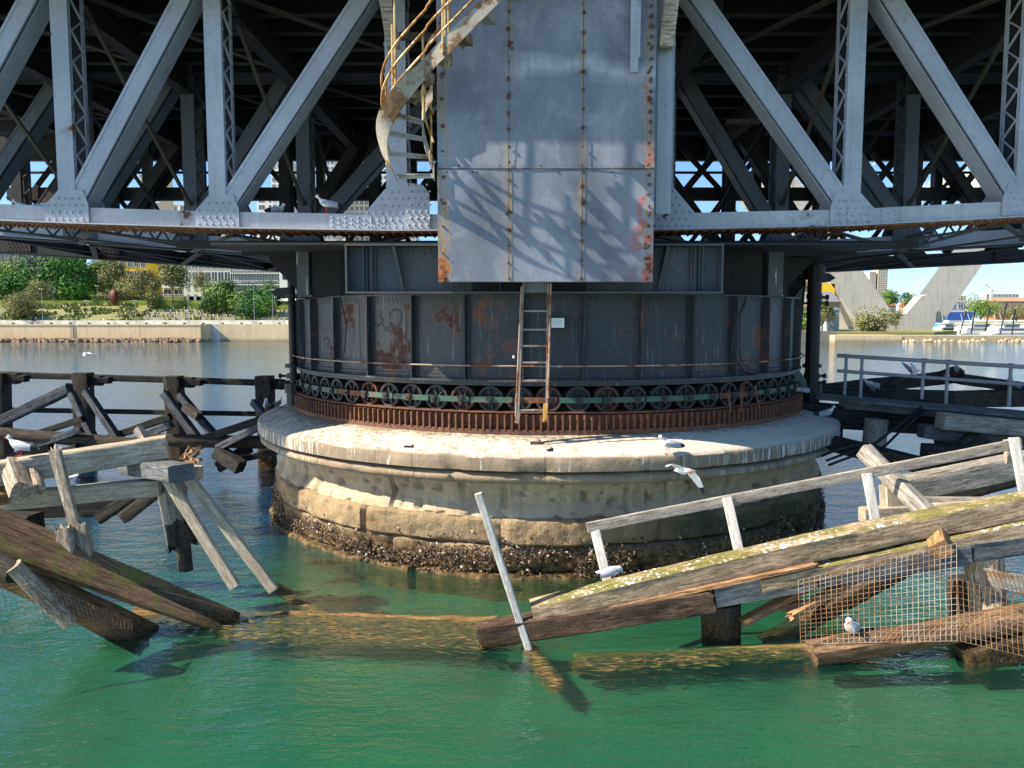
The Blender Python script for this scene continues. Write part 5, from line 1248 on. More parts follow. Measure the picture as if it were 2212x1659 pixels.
# ================================================================= far banks
GL = simple('lawn_grass', (.16,.22,.03), scale=.4, c2=(.26,.34,.05)); EA = simple('dry_bank_grass', (.30,.27,.12), scale=1.2, c2=(.17,.20,.06))
CO = simple('pale_concrete', (.46,.42,.32), scale=.6, c2=(.54,.50,.39)); COW = simple('promenade_paving', (.55,.53,.47), scale=.5)
def seawall_mat(name, base):
    n = NT(name, .9); g = n.geo(); x, y, z = n.sep(g)
    c = n.mix(n.noise(g, .5, 4), sc3(base,.85), sc3(base,1.12))
    c = n.mix(n.ramp(n.noise(n.mp(g,(2.2,2.2,.3)), 1, 5), .5, .7, 0, .5), c, sc3(base,.55))
    jf = n.m('ABSOLUTE', n.m('SUBTRACT', n.m('FRACT', n.m('DIVIDE', x, 4.1)), .5)); c = n.mix(n.ramp(jf, 0, .012, .6, 0), c, sc3(base,.3))
    c = n.mix(n.ramp(n.m('ADD', z, n.m('MULTIPLY', n.noise(g, .9, 4), .6)), .4, 1.1, .75, 0), c, (.20,.15,.08))
    return n.fin(c)
SW = seawall_mat('seawall_concrete', (.60,.48,.29))
def slab(name, poly, z, mt, kind='structure', label=None):
    m = MB(); m.prism([(x,y,-3) for x, y in poly], (0,0,z+3)); o = m.build(name, mt); tag(o, label, kind=kind); return o
YS = 158
def xs(px, Y=YS): return (px-1106)/FPX*Y
z_ = lambda py, Y: P(1106, py, Y).z
zw = z_(700, YS)
m = MB(); m.box((-260,YS,-3), (xs(435),YS+1.2,zw)); m.box((xs(435),YS+1.2,-3), (xs(432)+.9,YS+5,zw)); m.box((xs(435),YS+4,-3), (10,YS+5,zw-.05)); m.box((-260,YS-.12,zw-.25), (xs(435)+.1,YS+.0,zw)) 
for px in (160, 640): x = xs(px); 
wl = m.build('seawall', SW); tag(wl, 'long pale concrete seawall on the left bank with a step near the bridge', 'seawall')
for i, (px, YY) in enumerate(((158,YS-.05),(636,YS+3.9))):
    m = MB(); x = xs(px, YY)
    for s_ in (-.25,.25): m.box((x+s_-.04,YY-.12,.3), (x+s_+.04,YY-.04,zw+.6))
    for k_ in range(8): m.box((x-.25,YY-.11,.5+k_*.4), (x+.25,YY-.06,.56+k_*.4))
    tag(m.build('wall_ladder', M['grey']), 'thin ladder on the left seawall, '+('below the lawn' if i == 0 else 'next to the dark drive shaft'), 'ladder')
slab('promenade', [(-260,YS+1.2),(10,YS+5),(10,YS+11),(-260,YS+11)], zw-.03, COW)
m = MB(); m.box((-260,YS+10.5,zw-.2), (10,YS+11.2,zw+.75)); tag(m.build('kerb_wall', COW), 'low white kerb wall along the left promenade', 'wall')
rr = random.Random(2)
m = MB()
for i in range(24):
    x = -110+i*3.9; m.box((x-.2,YS+.7,zw+.004), (x+.2,YS+1.1,zw+.28))
tag(m.build('mooring_blocks', M['shaft']), 'row of small dark blocks along the edge of the seawall', 'bollards', kind='stuff')
# rocks at the wall foot
RK = simple('shore_rock', (.20,.13,.08), scale=2, c2=(.33,.23,.15))
m = MB()
for i in range(620):
    x = rr.uniform(-125, xs(445)); y = YS-rr.uniform(.1,2.2); s_ = rr.uniform(.25,.75); c = Vector((x,y,rr.uniform(-.1,.55)))
    ring = [c+Vector((math.cos(a)*s_*rr.uniform(.8,1.3), math.sin(a)*s_*.8, rr.uniform(-.2,.2)-.2)) for a in [k_*1.047 for k_ in range(6)]]
    up_ = [c+Vector((math.cos(a)*s_*.55*rr.uniform(.7,1.2), math.sin(a)*s_*.5, s_*rr.uniform(.3,.6))) for a in [k_*1.047+.3 for k_ in range(6)]]
    m.add(ring+up_, [(j,(j+1)%6,(j+1)%6+6,j+6) for j in range(6)]+[tuple(range(6,12))])
tag(m.build('rocks', RK), 'brown rocks heaped at the foot of the left seawall', kind='stuff')
# terraces and lawn
for k_ in range(5):
    y0 = YS+11.2+k_*3.0; zt = zw+.75+k_*.62
    slab('terrace', [(xs(200) if k_ < 4 else -260,y0),(10,y0),(10,y0+3.2),(xs(200) if k_ < 4 else -260,y0+3.2)], zt, EA)
    m = MB(); m.box((xs(250-k_*8),y0-.3,zt-.55), (10,y0,zt+.06)); tag(m.build('terrace_wall', CO), 'low sandstone terrace wall on the left bank, '+('lowest','second','third','fourth','topmost')[k_]+' of five', 'wall', 'terrace walls on the left bank')
m = MB(); zl_ = z_(652,YS+26)-.62
m.add([(-300,YS+11.2,zw+.6),(xs(190),YS+11.2,zw+.6),(xs(225),YS+27,zl_),(-300,YS+27,zl_),(xs(190),YS+11.2,-2),(xs(225),YS+27,-2)], [(0,1,2,3),(1,4,5,2)]); tag(m.build('lawn', EA), kind='structure')
slab('lawn', [(-300,YS+26),(20,YS+26),(20,YS+44),(-300,YS+44)], z_(650,YS+30), GL)
slab('hillside', [(-420,YS+44),(30,YS+44),(30,YS+130),(-420,YS+130)], z_(640,YS+44), EA)
slab('hillside', [(-500,YS+100),(30,YS+100),(30,YS+300),(-500,YS+300)], z_(600,YS+100), EA)
# tufts of shore grass and shrubs on the terraces
LF = [simple('leaf_dark', (.022,.065,.014), scale=1.5, var=.3), simple('leaf_mid', (.08,.165,.025), scale=1.5, var=.3), simple('leaf_light', (.19,.29,.045), scale=1.5, var=.3)]
LO = [simple('leaf_olive_dark', (.05,.07,.025), scale=1.5), simple('leaf_olive', (.17,.18,.06), scale=1.5), simple('leaf_olive_light', (.26,.25,.09), scale=1.5)]
LB = [simple('leaf_deep', (.010,.045,.020), scale=1.5), simple('leaf_deep_mid', (.035,.125,.025), scale=1.5), simple('leaf_bright', (.11,.26,.035), scale=1.5)]
TR = simple('bark', (.20,.15,.11), scale=2)
m = MB(); 
for i in range(3000):
    k_ = rr.randrange(5); x = rr.uniform(xs(210), 4); y = YS+11.3+k_*3.0+rr.uniform(.1,2.7); zt = zw+.75+k_*.62
    if noise.noise(Vector((x*.25, y*.5, 3))) < -.15: continue
    h = rr.uniform(.25,.9); a = rr.uniform(0,3.14); d = Vector((math.cos(a),math.sin(a),0))*rr.uniform(.1,.3); c = Vector((x,y,zt))
    m.add([c-d, c+d, c+d*.6+Vector((rr.uniform(-.1,.1),0,h)), c-d*.8+Vector((rr.uniform(-.1,.1),0,h*.8))], [(0,1,2,3)], rr.choice((0,0,1,1,2)))
tag(m.build('terrace_grasses', [simple('straw_grass', (.42,.36,.17)), LO[1], LF[2]]), 'straw and green grasses growing on the terraces', kind='stuff')

def tree(name, label, px, pyt, pyb, wpx, Y, mats, n=1500, trunk=.35, lumps=7, group='trees on the far banks', seed=None, cat='tree', leaf=1.0, flat=.8, base=None):
    rr = random.Random(seed if seed is not None else int(px*7+pyt*3+Y)); c0 = P(px, pyb, Y); top = P(px, pyt, Y).z; W = wpx/FPX*Y/2; H = top-c0.z
    zg = c0.z if base is None else base
    W *= 1.22 if cat == 'tree' else 1; n = int(n*1.6); root = empty(name, label, cat, group, loc=(c0.x, Y, zg)); zc0 = c0.z-zg
    m = MB(); L = []
    crown0 = zc0+H*trunk
    for i in range(lumps):
        a = rr.uniform(0, 6.28); q = rr.random()**.6; zz = rr.uniform(.12, .9)
        prof = math.sin(math.pi*(.18+.72*zz))
        L.append((Vector((math.cos(a)*W*.68*q*prof, math.sin(a)*W*.6*q*prof, crown0+(zc0+H-crown0)*zz*.93)), W*rr.uniform(.30,.50), rr.choice((0,1,1,2))))
    L.append((Vector((0,0,crown0+(H*(1-trunk))*.45)), W*.62, 1))
    n = int(n*1.35); ls = .74*max(.10, .018*H+.055*W**.5)*leaf*(Y/170)**.3
    for i in range(n):
        c, r, tone = rr.choice(L); v = Vector((rr.gauss(0,1), rr.gauss(0,1), rr.gauss(0,1))).normalized(); rad = r*(rr.random()**.28)*(1+.22*noise.noise(v*2.6+c*.7)*2)
        p = c+Vector((v.x*rad, v.y*rad, v.z*rad*flat))
        if p.z < zc0+H*.04: continue
        nn = (v+Vector((rr.uniform(-.9,.9), rr.uniform(-.9,.9), rr.uniform(-.4,.9)))).normalized(); u = nn.cross(Vector((rr.uniform(-1,1),rr.uniform(-1,1),rr.uniform(-1,1)))).normalized(); w_ = nn.cross(u)
        s_ = ls*rr.uniform(.5,1.35); mi = min(2, max(0, tone + rr.choice((-1,0,0,1))))
        m.add([p-u*s_, p-w_*s_*.55, p+u*s_, p+w_*s_*.55], [(0,1,2,3)], mi)
    m.build('crown', mats, root)
    m = MB(); tr = max(.06, W*.045); cz = crown0+(zc0+H-crown0)*.5
    m.tube([(0,0,0), (W*.03,0,zc0+H*trunk*.5), (-W*.02,0,crown0), (0,0,cz)], [tr*1.3, tr, tr*.8, tr*.4], 7)
    for c, r, _ in L[:6]: m.tube([Vector((0,0,crown0*.75+zc0*.25)), c*.55+Vector((0,0,crown0*.45)), c], [tr*.6, tr*.4, tr*.15], 5)
    m.build('trunk', TR, root); return root
gz = lambda Y: (z_(652,YS+26)-.6)
TL = [('tree','pale olive crown on the hill behind, between the stone and yellow buildings',225,545,640,90,214,LO,2600,.1),
 ('tree','dark green crown on the hill behind the big bright tree',170,543,640,100,218,LF,2400,.1),
 ('tree','dense bright green tree behind the lawn at the left',128,555,655,165,196,LB,5200,.18),
 ('tree','tall dark evergreen at the far left edge',10,590,662,90,194,LB,2600,.1),
 ('tree','green tree crown behind, far left below the stone building',35,568,640,120,204,LF,2200,.2),
 ('tree','olive bushy tree standing on the seawall lawn, left edge',45,632,698,84,171,LO,2600,.08),
 ('tree','olive tree left of the bright green one',75,605,665,70,186,LO,1700,.15),
 ('tree','green crown to the right of the big bright green tree',205,563,640,80,200,LF,2000,.2),
 ('tree','olive tree crown left of the yellow building',240,570,650,88,198,LO,2200,.2),
 ('tree','tall olive gum tree above the rusty sculpture',272,605,662,80,186,LO,2200,.25),
 ('tree','olive gum tree right of the rusty sculpture',320,600,668,76,182,LO,2200,.28),
 ('tree','slim gum tree in front of the white balcony block',372,562,655,70,192,LO,2100,.38),
 ('tree','thin tree against the middle of the apartment block',440,590,640,66,200,LO,1000,.35),
 ('tree','broad green tree before the right part of the apartments',488,602,690,108,178,LF,3600,.08),
 ('tree','dark green tree leaning over the promenade, near the shaft',548,625,698,118,174,LB,3600,.06),
 ('tree','light green tree top under the last balconies',578,606,660,64,186,LF,1500,.15),
 ('tree','pale green tree top behind the sculpture',306,580,640,74,205,LO,1500,.2)]
for t in TL: tree(t[0],t[1],t[2],t[3],t[4],t[5],t[6],t[7],n=t[8],trunk=t[9])
for i, (px, py, w_, lb) in enumerate([(205,650,26,'left of the rusty sculpture'),(246,652,36,'just before the rusty sculpture'),(345,650,34,'under the gum tree right of the sculpture'),(398,650,42,'below the slim gum tree'),(250,682,40,'low on the terraces left of the centre'),(428,682,36,'low on the terraces before the broad green tree'),(328,652,26,'between the two olive gums'),(455,658,30,'left of the broad green tree'),(212,640,30,'on the lawn edge'),(560,690,40,'in the shade beside the last lamp')]):
    tree('shrub','low green shrub '+lb,px,py-12,py+14,w_,YS+18 if py > 670 else YS+26,[LF,LO][i%2],n=420,trunk=.0,lumps=4,group='shrubs on the left bank',cat='shrub',leaf=.8)
m = MB(); rr = random.Random(31)
for i in range(2600):
    x = rr.uniform(-115, xs(225)); f = rr.random(); y = YS+11.4+f*15; zt = zw+.6+(zl_-zw-.6)*f
    if noise.noise(Vector((x*.18, y*.3, 9))) < -.05: continue
    h = rr.uniform(.25,.8); a = rr.uniform(0,3.14); d = Vector((math.cos(a),math.sin(a),0))*rr.uniform(.15,.4); c = Vector((x,y,zt-.05))
    m.add([c-d, c+d, c+d*.6+Vector((0,0,h)), c-d*.8+Vector((0,0,h*.8))], [(0,1,2,3)], rr.choice((0,1,1,2)))
tag(m.build('bank_grasses', [simple('straw_grass', (.42,.36,.17)), LO[1], LF[1]]), 'grasses on the slope left of the terraces', kind='stuff')
# sculpture
sp = empty('sculpture', 'dark red steel sculpture like an open shell standing among the trees', 'sculpture', loc=P(248,662,182))
rs = simple('red_steel', (.10,.03,.02), rough=.6, scale=1)
for s_, a0 in ((1,0),(-1,.5)):
    m = MB(); vs = []; n1, n2 = 16, 14
    for i in range(n1+1):
        for j in range(n2+1):
            th = .15+math.pi*.55*i/n1; ph = math.pi*j/n2; r = 1.5
            vs.append((r*math.sin(ph)*math.cos(th)*.85*s_-.3*s_, r*math.sin(ph)*math.sin(th)*-1*.7, 2.2+r*1.15*math.cos(ph)))
    m.add(vs, [(i*(n2+1)+j, (i+1)*(n2+1)+j, (i+1)*(n2+1)+j+1, i*(n2+1)+j+1) for i in range(n1) for j in range(n2)])
    o = m.build('steel_shell', rs, sp, smooth=True); md = o.modifiers.new('s','SOLIDIFY'); md.thickness = .12
# lamps
lm = M['grey']
for i, (px, pt, pb, YY) in enumerate([(93,625,700,YS+9),(190,650,700,YS+9),(294,650,700,YS+9),(408,632,700,YS+9),(550,610,702,YS+9),(680*.0+590,626,703,YS+8),(211,618,650,190),(115,610,655,188),(484,612,640,195),(3,668,702,YS+9)]):
    a = P(px, pb, YY); h = P(px, pt, YY).z-a.z
    L_ = empty('street_lamp', ('slim grey lamp post on the left bank, '+('at the bright green tree','below the lawn edge','before the sculpture','before the slim gum','before the broad green tree','nearest to the dark drive shaft','short one behind the lawn','short one by the bright green tree trunk','far one before the balconies','at the left edge')[i]), 'street lamp', 'lamp posts on the left bank', loc=a)
    m = MB(); m.tube([(0,0,0),(0,0,h)], [.07,.045], 6); m.build('pole', lm, L_)
    m = MB(); m.box((-.45,-.1,h), (.45,.1,h+.1)); m.box((-.55,-.16,h+.02), (-.2,.16,h+.14)); m.build('lamp_head', COW, L_)
# two people sitting on the wall
def person(label, px, YY, rz, top):
    me = bpy.data.meshes.new('person'); J = {'pel':(0,0,.55),'sp':(0,-.02,.80),'ch':(0,-.04,1.02),'nk':(0,-.05,1.16),'hd':(0,-.06,1.25),'ht':(0,-.06,1.36),
       'hL':(.10,0,.52),'kL':(.13,-.42,.56),'aL':(.13,-.44,.12),'fL':(.13,-.58,.08),'hR':(-.10,0,.52),'kR':(-.12,-.42,.54),'aR':(-.12,-.38,.12),'fR':(-.12,-.52,.08),
       'sL':(.18,-.04,1.06),'eL':(.23,-.10,.82),'wL':(.15,-.30,.68),'sR':(-.18,-.04,1.06),'eR':(-.23,-.10,.82),'wR':(-.14,-.30,.70)}
    ks = list(J); E = [('pel','sp'),('sp','ch'),('ch','nk'),('nk','hd'),('hd','ht'),('pel','hL'),('hL','kL'),('kL','aL'),('aL','fL'),('pel','hR'),('hR','kR'),('kR','aR'),('aR','fR'),('ch','sL'),('sL','eL'),('eL','wL'),('ch','sR'),('sR','eR'),('eR','wR')]
    me.from_pydata([J[k] for k in ks], [(ks.index(a), ks.index(b)) for a, b in E], [])
    o = bpy.data.objects.new('person', me); COL.objects.link(o)
    md = o.modifiers.new('skin','SKIN'); R_ = {'pel':.14,'sp':.13,'ch':.15,'nk':.055,'hd':.10,'ht':.08,'kL':.075,'kR':.075,'aL':.045,'aR':.045,'fL':.04,'fR':.04,'sL':.07,'sR':.07,'eL':.045,'eR':.045,'wL':.035,'wR':.035,'hL':.10,'hR':.10}
    for i, k in enumerate(ks): me.skin_vertices[0].data[i].radius = (R_[k], R_[k]); me.skin_vertices[0].data[i].use_root = (k == 'pel')
    o.modifiers.new('sub','SUBSURF').render_levels = 1
    me.materials.append(top); o.location = P(px, 700, YY); o.location.z = zw+.75-.48; o.rotation_euler = (0,0,rz); tag(o, label, 'person')
person('person in dark clothes sitting on the low kerb wall by the water, left', 72, YS+10.6, .3, simple('dark_clothes', (.03,.03,.04)))
person('person in black and grey sitting beside the first on the kerb wall', 79, YS+10.6, -.3, simple('grey_clothes', (.09,.09,.11)))

# ================================================================= buildings
GLS = NT('window_glass', .08, spec=.8); GLS = GLS.fin((.06,.08,.10))
WHT = simple('white_render', (.62,.62,.60), var=.06); GRYW = simple('grey_brick', (.17,.16,.17), scale=6); YEL = simple('yellow_render', (.80,.52,.03), var=.05); BRN = simple('brown_render', (.33,.22,.14)); CRM = simple('cream_render', (.55,.48,.37), var=.1); BRK = simple('red_brick', (.36,.17,.10), scale=5); SLT = simple('slate_roof', (.16,.16,.18)); DKG = simple('dark_trim', (.05,.055,.06))
def building(name, label, pxa, pxb, pyt, pyb, Y, nf, nb, wall, depth=12, cat='building', balc=False, roof=None, wfrac=.7, win=True, group=None, trim=None, hf=.62):
    a, b = P(pxa,pyb,Y), P(pxb,pyb,Y); zt = P(pxa,pyt,Y).z; r = empty(name, label, cat, group, loc=(a.x, Y, a.z)); Wd_ = b.x-a.x; H = zt-a.z
    m = MB(); m.box((0,0,-6), (Wd_,depth,H)); m.box((-.15,-.15,H), (Wd_+.15,depth+.15,H+.35)); m.build('wall', wall, r)
    if roof: m = MB(); m.prism([(-.3,-.4,H+.35),(-.3,depth+.3,H+.35),(-.3,depth/2,H+.35+depth*.22)], (Wd_+.6,0,0)); m.build('roof', roof, r)
    if not win: return r
    fh = H/nf; bw = Wd_/nb; w0 = None
    for f in range(nf):
        for c in range(nb):
            if w0 is None:
                ww, wh = bw*wfrac, fh*hf; m = MB(); m.box((-ww/2,-.06,0),(ww/2,.0,wh)); w0 = m.build('window', GLS, r)
                t = MB(); 
                for xx in (-ww/2, 0, ww/2): t.box((xx-.05,-.10,0),(xx+.05,-.061,wh))
                t.box((-ww/2,-.10,-.06),(ww/2,-.061,.04)); t.box((-ww/2,-.10,wh-.04),(ww/2,-.061,wh+.05)); f0 = t.build('frame', trim or WHT, w0); o, fr = w0, f0
            else:
                o = w0.copy(); COL.objects.link(o); o.parent = r; fr = f0.copy(); COL.objects.link(fr); fr.parent = o
            o.location = ((c+.5)*bw, 0, f*fh+fh*.22)
        if balc:
            m = MB(); m.box((.1,-1.5,f*fh-.12),(Wd_-.1,-.0,f*fh+.1)); m.box((.1,-1.52,f*fh+1.05),(Wd_-.1,-1.46,f*fh+1.15))
            n_ = int(Wd_/.5)
            for q in range(n_+1): m.box((.1+q*(Wd_-.2)/n_-.03,-1.50,f*fh+.1),(.1+q*(Wd_-.2)/n_+.03,-1.47,f*fh+1.05))
            m.build('balcony', WHT, r)
    return r
building('stone_building','dark stone warehouse with small windows above the trees at the far left',-60,140,545,600,232,3,11,GRYW,roof=SLT,wfrac=.35,hf=.5,trim=simple('stone_trim',(.25,.24,.22)))
building('yellow_building','bright yellow and white apartment block behind the olive trees',262,318,560,625,224,3,4,YEL,balc=False)
building('balcony_block','white apartment block with deep balconies, left of the slim gum',352,398,574,645,214,3,2,WHT,balc=True,wfrac=.8)
building('apartment_block','long white apartment block with big glazed bays below the bridge',402,500,560,640,208,3,7,CRM,balc=False,wfrac=.85,hf=.75)
building('apartment_block','grey and white apartment block with railed balconies beside the drive shaft',502,606,566,640,208,3,8,DKG,balc=True,wfrac=.8,hf=.8)
building('apartment_end','plain white end wall of the apartments next to the drive shaft',606,624,560,700,206,4,1,WHT,win=False)
m = MB(); m.prism([P(590,640,195),P(640,640,195),P(640,702,178),P(600,655,190)], (0,4,0)); tag(m.build('ramp_wall', WHT), 'pale sloping wall dropping to the promenade by the drive shaft', 'wall')
building('wall_block','white retaining building under the slim gum tree',398,446,612,652,202,2,3,WHT,wfrac=.3)
building('tower_block','slim pale tower seen through the left truss panels',310,352,375,640,290,22,5,CRM,balc=False,wfrac=.6)
building('tower_block','white tower block with grey side seen between the middle posts',592,640,352,640,280,20,4,WHT,wfrac=.6)
building('tower_block','white tower with many balconies near the spiral stair',688,728,345,640,300,24,4,WHT,balc=False,wfrac=.65)
building('tower_block','second white tower close to the spiral stair',748,800,352,640,310,22,5,CRM,balc=False,wfrac=.65)
building('tower_block','pale tower just left of the tower casing',812,850,350,640,300,22,4,WHT,wfrac=.6)
building('tower_block','low wide pale block seen just above the left chord',560,900,425,640,330,14,16,WHT,wfrac=.6)
building('tower_block','yellow edged block glimpsed under the near chord on the left',285,345,470,640,330,10,5,YEL,wfrac=.5)
building('tower_block','low pale block glimpsed just above the chord, far left',340,480,442,640,340,12,8,WHT,wfrac=.6)

# ---- right bank
YR = 158
zr_ = z_(722, YR)
slab('peninsula', [(xs(1700),YR+6),(xs(2050),YR+6),(130,YR+60),(118,YR+130),(40,YR+130)], z_(717,YR+10), EA)
slab('earth_strip', [(xs(1835),YR),(400,YR),(400,YR+8),(xs(1850),YR+8)], z_(725,YR), simple('sandy_ground', (.42,.35,.22), scale=1))
slab('far_shore', [(60,430),(900,430),(900,900),(60,900)], 2.0, EA)
m = MB(); m.box((xs(1800),YR-.5,-3),(xs(1945),YR+6,z_(724,YR))); tag(m.build('seawall', SW), 'pale concrete seawall corner at the foot of the right bank', 'seawall')
m = MB(); m.box((xs(1690),YR+2,-3),(xs(1815),YR+7,z_(716,YR))); tag(m.build('seawall', simple('old_wall',(.16,.15,.13))), 'old dark stone wall right of the drum', 'seawall')
m = MB()
for i in range(260):
    x = rr.uniform(xs(1945), 190); y = YR-rr.uniform(0,1.5); s_ = rr.uniform(.2,.55); c = Vector((x,y,rr.uniform(-.05,.5)))
    ring = [c+Vector((math.cos(a)*s_*rr.uniform(.8,1.3), math.sin(a)*s_*.8, -.2)) for a in [k_*1.047 for k_ in range(6)]]; up_ = [c+Vector((math.cos(a)*s_*.5, math.sin(a)*s_*.5, s_*.6)) for a in [k_*1.047+.3 for k_ in range(6)]]
    m.add(ring+up_, [(j,(j+1)%6,(j+1)%6+6,j+6) for j in range(6)]+[tuple(range(6,12))])
tag(m.build('rocks', simple('yellow_rock',(.42,.34,.2))), 'pale rocks along the right shore', kind='stuff')
# concrete pylon
def concrete():
    n = NT('board_marked_concrete', .85); g = n.geo(); x, y, z = n.sep(g)
    c = n.mix(n.noise(g, .25, 5), (.38,.36,.32), (.50,.47,.42)); fr = n.m('FRACT', n.m('DIVIDE', z, 3.6)); c = n.mix(n.ramp(fr, 0, .03, .35, 0), c, (.17,.16,.15))
    c = n.mix(n.ramp(n.noise(n.mp(g,(1.4,1.4,.15)), 1, 5), .52, .72, 0, .45), c, (.16,.15,.14)); return n.fin(c)
CC = concrete(); py = empty('bridge_pylon', 'huge concrete bridge pylon with two legs spreading upward from a block on the right bank', 'bridge pylon', loc=(0,0,0))
YPy = 215
def leg(quadb, quadt, d):                             # bottom and top outline points (px,py)
    m = MB(); b = [P(q[0],q[1],YPy) for q in quadb]; t = [P(q[0],q[1],YPy) for q in quadt]
    front = [b[0], b[1], t[1], t[0]]; back = [Vector(v)+Vector((d,9,0)) for v in front]
    m.add(front+back, [(0,1,2,3),(7,6,5,4),(0,4,5,1),(1,5,6,2),(2,6,7,3),(3,7,4,0)]); m.build('leg', CC, py)
leg(((1868,720),(1960,720)), ((1640,385),(1722,385)), -6)
leg(((1925,718),(2022,718)), ((2160,400),(2240,400)), 5)
m = MB(); a, b = P(1905,718,YPy-4), P(2022,678,YPy-4); m.box((a.x,YPy-4,a.z-3),(b.x,YPy+8,b.z)); m.build('base_block', CC, py)
m = MB(); m.prism([P(1958,678,YPy-4),P(2020,678,YPy-4),P(2036,662,YPy-4),P(2005,636,YPy-4),P(1990,640,YPy-4)], (0,4,0)); m.build('collar_block', CC, py)
# approach deck of the cable bridge and its stays
ck = empty('cable_bridge', 'pale concrete cable bridge deck rising to the right, seen through the right truss panels', 'bridge', loc=(0,0,0))
m = MB(); q = [P(1985,412,230),P(2400,262,170),P(2400,330,170),P(1985,438,230)]; m.prism(q, (0,14,0)); m.build('bridge_deck', simple('cream_concrete',(.50,.46,.38)), ck)
m = MB()
for i in range(30):
    f = i/29; a = q[0].lerp(q[1], f); m.box((a.x-.05,a.y-.1,a.z),(a.x+.05,a.y,a.z+1.6))
for dz in (.5,1.0,1.6): m.bar(q[0]+Vector((0,0,dz)), q[1]+Vector((0,0,dz)), .06, .06)
m.build('railing', WHT, ck)
for i in range(9):
    m = MB(); m.tube([P(1620+i*14,455,235), P(1700+i*34,300,235)], .09, 4); m.build('stay_cable', WHT, ck)
m = MB(); m.tube([P(1484,455,260),P(1486,398,260)], .12, 5); tag(m.build('mast', simple('red_white',(.5,.2,.15))), 'thin red mast against the sky just right of the casing', 'mast')
# trees and things on the right bank
for t in [('tree','olive tree standing before the left foot of the concrete pylon',1876,654,722,96,176,LO,2600,.15),
 ('tree','small dark tree against the base block of the pylon',1935,668,716,36,190,LO,700,.3),
 ('tree','green tree right of the drum above the old stone wall',1735,655,720,66,172,LF,1800,.08),
 ('tree','olive tree below the yellow board',1775,640,716,60,178,LO,1500,.2),
 ('tree','tree behind the drive shaft, above the green one',1745,600,650,56,200,LO,1100,.2),
 ('tree','dark round tree between the pylon legs, left',1918,622,672,54,300,LF,1300,.2),
 ('tree','dark round tree between the pylon legs, right',1958,632,676,50,300,LB,1200,.2),
 ('tree','pale tree by the towers behind the left leg',1870,640,680,60,280,LO,1000,.2),
 ('tree','wide green tree behind the marina',2118,655,690,84,330,LF,2200,.05),
 ('tree','olive tree at the right edge behind the boats',2195,660,692,80,335,LO,1800,.05),
 ('tree','brown bare trees on the skyline left of the brick building',2095,640,672,110,420,LO,1500,.05)]:
    tree(t[0],t[1],t[2],t[3],t[4],t[5],t[6],t[7],n=t[8],trunk=t[9])
building('shed','grey roofed shed with orange wall among trees right of the drum',1760,1812,655,716,188,1,3,BRN,roof=SLT,wfrac=.5)
building('shed','blue grey concrete shed at the foot of the left pylon leg',1786,1812,670,718,180,1,1,simple('blue_grey_wall',(.30,.34,.38)),win=False)
yb_ = empty('billboard', 'bright yellow board on posts beside the left pylon leg', 'sign', loc=P(1776,640,215))
m = MB(); m.box((-2.4,0,-1.2),(3.4,.3,3.4)); m.box((-2.9,.1,1.2),(-2.3,.3,2.8)); m.build('board', YEL, yb_)
m = MB(); m.box((-2.4,-.05,-2.2),(3.4,.3,-1.2)); m.build('blue_strip', simple('blue_paint',(.08,.16,.5)), yb_)
m = MB(); m.tube([(0,.4,-8),(0,.4,0)], .15, 6); m.tube([(2,.4,-8),(2,.4,0)], .15, 6); m.build('post', M['grey'], yb_)
building('tower_block','tall pale tower block between the pylon legs, left one',1876,1890,588,665,700,16,3,CRM)
building('tower_block','tall pale ribbed tower block between the pylon legs, right one',1894,1915,582,665,700,18,4,CRM)
building('glass_block','low blue glass building at the foot of the pale towers',1880,1930,646,672,600,3,8,simple('blue_glass_wall',(.25,.35,.45)))
for i, (a, b) in enumerate(((1905,1935),(1962,1992))):
    building('red_roof_house','red roofed house between the pylon legs, '+('left' if i == 0 else 'right'),a,b,662,680,380,1,4,BRN,roof=simple('red_tiles',(.45,.13,.09)),depth=10)
building('brick_building','long orange brick building on the right skyline',2150,2330,652,672,520,2,18,BRK,roof=simple('orange_roof',(.45,.22,.14)))
building('office_block','pale grey office block above the brick building',2130,2200,636,656,620,3,9,simple('pale_grey_wall',(.5,.5,.5)))
building('office_block','small cream block left of the brown trees',2062,2085,640,668,600,3,4,CRM)
for i, (px, pt, pb, jx, jy) in enumerate(((1972,632,668,2000,600),(2141,625,650,2128,612))):
    c = empty('tower_crane', 'far white tower crane, '+('between the pylon legs' if i == 0 else 'above the office block on the right'), 'crane', loc=P(px,pb,500)); o = P(px,pb,500); t_ = P(px,pt,500)-o; j = P(jx,jy,500)-o
    m = MB(); m.bar((0,0,0), t_, 1.2, 1.2); m.build('mast', WHT, c)
    m = MB(); m.bar(t_, j, .7, .7); m.bar(t_, t_-(j-t_)*.35, .9, .9); m.build('jib', WHT, c)
bs = building('boat_shed','white and orange marina shed with a blue base',2050,2082,652,690,240,2,2,WHT)
m = MB(); a, b = P(2046,692,236), P(2104,674,236); m.box((a.x,236,a.z),(b.x,238,b.z)); tag(m.build('blue_hoarding', simple('blue_hoard',(.04,.12,.4))), 'blue hoarding in front of the marina shed', 'hoarding')
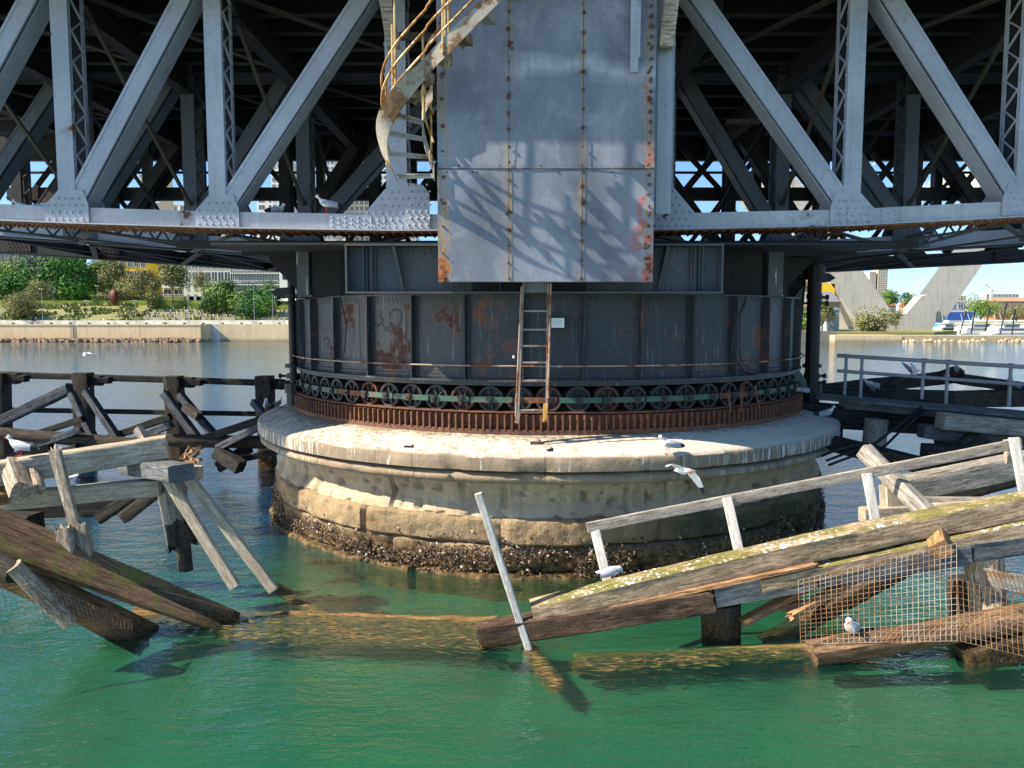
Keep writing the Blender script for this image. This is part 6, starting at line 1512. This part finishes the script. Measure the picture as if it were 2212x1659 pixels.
def boat(label, px, py, Ls, rz, YY):
    r = empty('motor_boat', label, 'boat', 'boats in the marina', loc=P(px,py,YY)); r.location.z = 0; r.rotation_euler = (0,0,rz)
    m = MB(); st = []; L_ = Ls; n1 = 8; vs = []
    for i in range(n1+1):
        t = i/n1; x = -L_/2+L_*t; wd = L_*.16*(1-max(0,(t-.45)/.55)**2.2)+.02; vs += [(x,-wd,1.1+t*.7),(x,-wd*.75,0),(x,0,-.4),(x,wd*.75,0),(x,wd,1.1+t*.7)]
    fs = [(i*5+j,(i+1)*5+j,(i+1)*5+j+1,i*5+j+1) for i in range(n1) for j in range(4)]+[(i*5+4,(i+1)*5+4,(i+1)*5,i*5) for i in range(n1)]+[(0,1,2,3,4)]
    m.add(vs, fs); m.build('hull', WHT, r)
    m = MB(); w_ = L_*.12
    m.prism([(-L_*.38,-w_,1.3),(L_*.22,-w_,1.5),(L_*.08,-w_,2.6),(-L_*.36,-w_,2.6)], (0,2*w_,0)); m.prism([(-L_*.25,-w_*.8,2.6),(L_*.04,-w_*.8,2.6),(-L_*.04,-w_*.8,3.5),(-L_*.25,-w_*.8,3.5)], (0,1.6*w_,0)); m.box((-L_*.3,-w_,3.5),(L_*.0,w_,3.6)); m.build('cabin', WHT, r)
    m = MB(); m.box((-L_*.3,-w_-.02,1.9),(L_*.10,w_+.02,2.35)); m.box((-L_*.22,-w_*.8-.02,2.8),(-L_*.0,w_*.8+.02,3.2)); m.build('cabin_window', GLS, r)
    m = MB(); m.tube([(-L_*.2,0,3.5),(-L_*.26,0,6.0)], .05, 5); m.build('aerial', WHT, r)
for i, (px, L_, rz, YY) in enumerate(((2052,11,.3,196),(2072,13,2.6,215),(2098,12,.1,200),(2122,17,.2,190),(2150,16,2.9,212),(2170,13,.2,198),(2190,15,.1,186),(2212,15,2.8,205),(2236,13,.2,192))):
    boat('white motor boat in the marina, '+('first','second','third','fourth','fifth','sixth','seventh','eighth','ninth')[i]+' from the pylon', px, 715, L_, rz, YY)
for i, (px, pt, pb, dx) in enumerate(((2073,672,722,14),(2098,668,722,8),(2128,664,715,10),(2160,655,724,14),(2186,668,724,6))):
    m = MB(); YY = 172; m.tube([P(px,pb,YY), P(px+dx,pt,YY)], .16, 6); m.tube([P(px+dx*.75,pt+12,YY), P(px+dx,pt,YY)], .3, 6); tag(m.build('mooring_post', M['shaft']), 'thin dark leaning post before the boats, '+('first','second','third','fourth','fifth')[i]+' from the left', 'post', 'leaning posts before the marina')
m = MB(); c = P(2043,712,205); m.prism([c+Vector((-2.5,0,-1)),c+Vector((2,0,-1)),c+Vector((1.2,0,1.5)),c+Vector((-1,0,1.8))], (0,3,0)); tag(m.build('tarpaulin', simple('blue_tarp',(.03,.25,.6))), 'blue tarpaulin heap at the foot of the right pylon leg', 'tarpaulin')
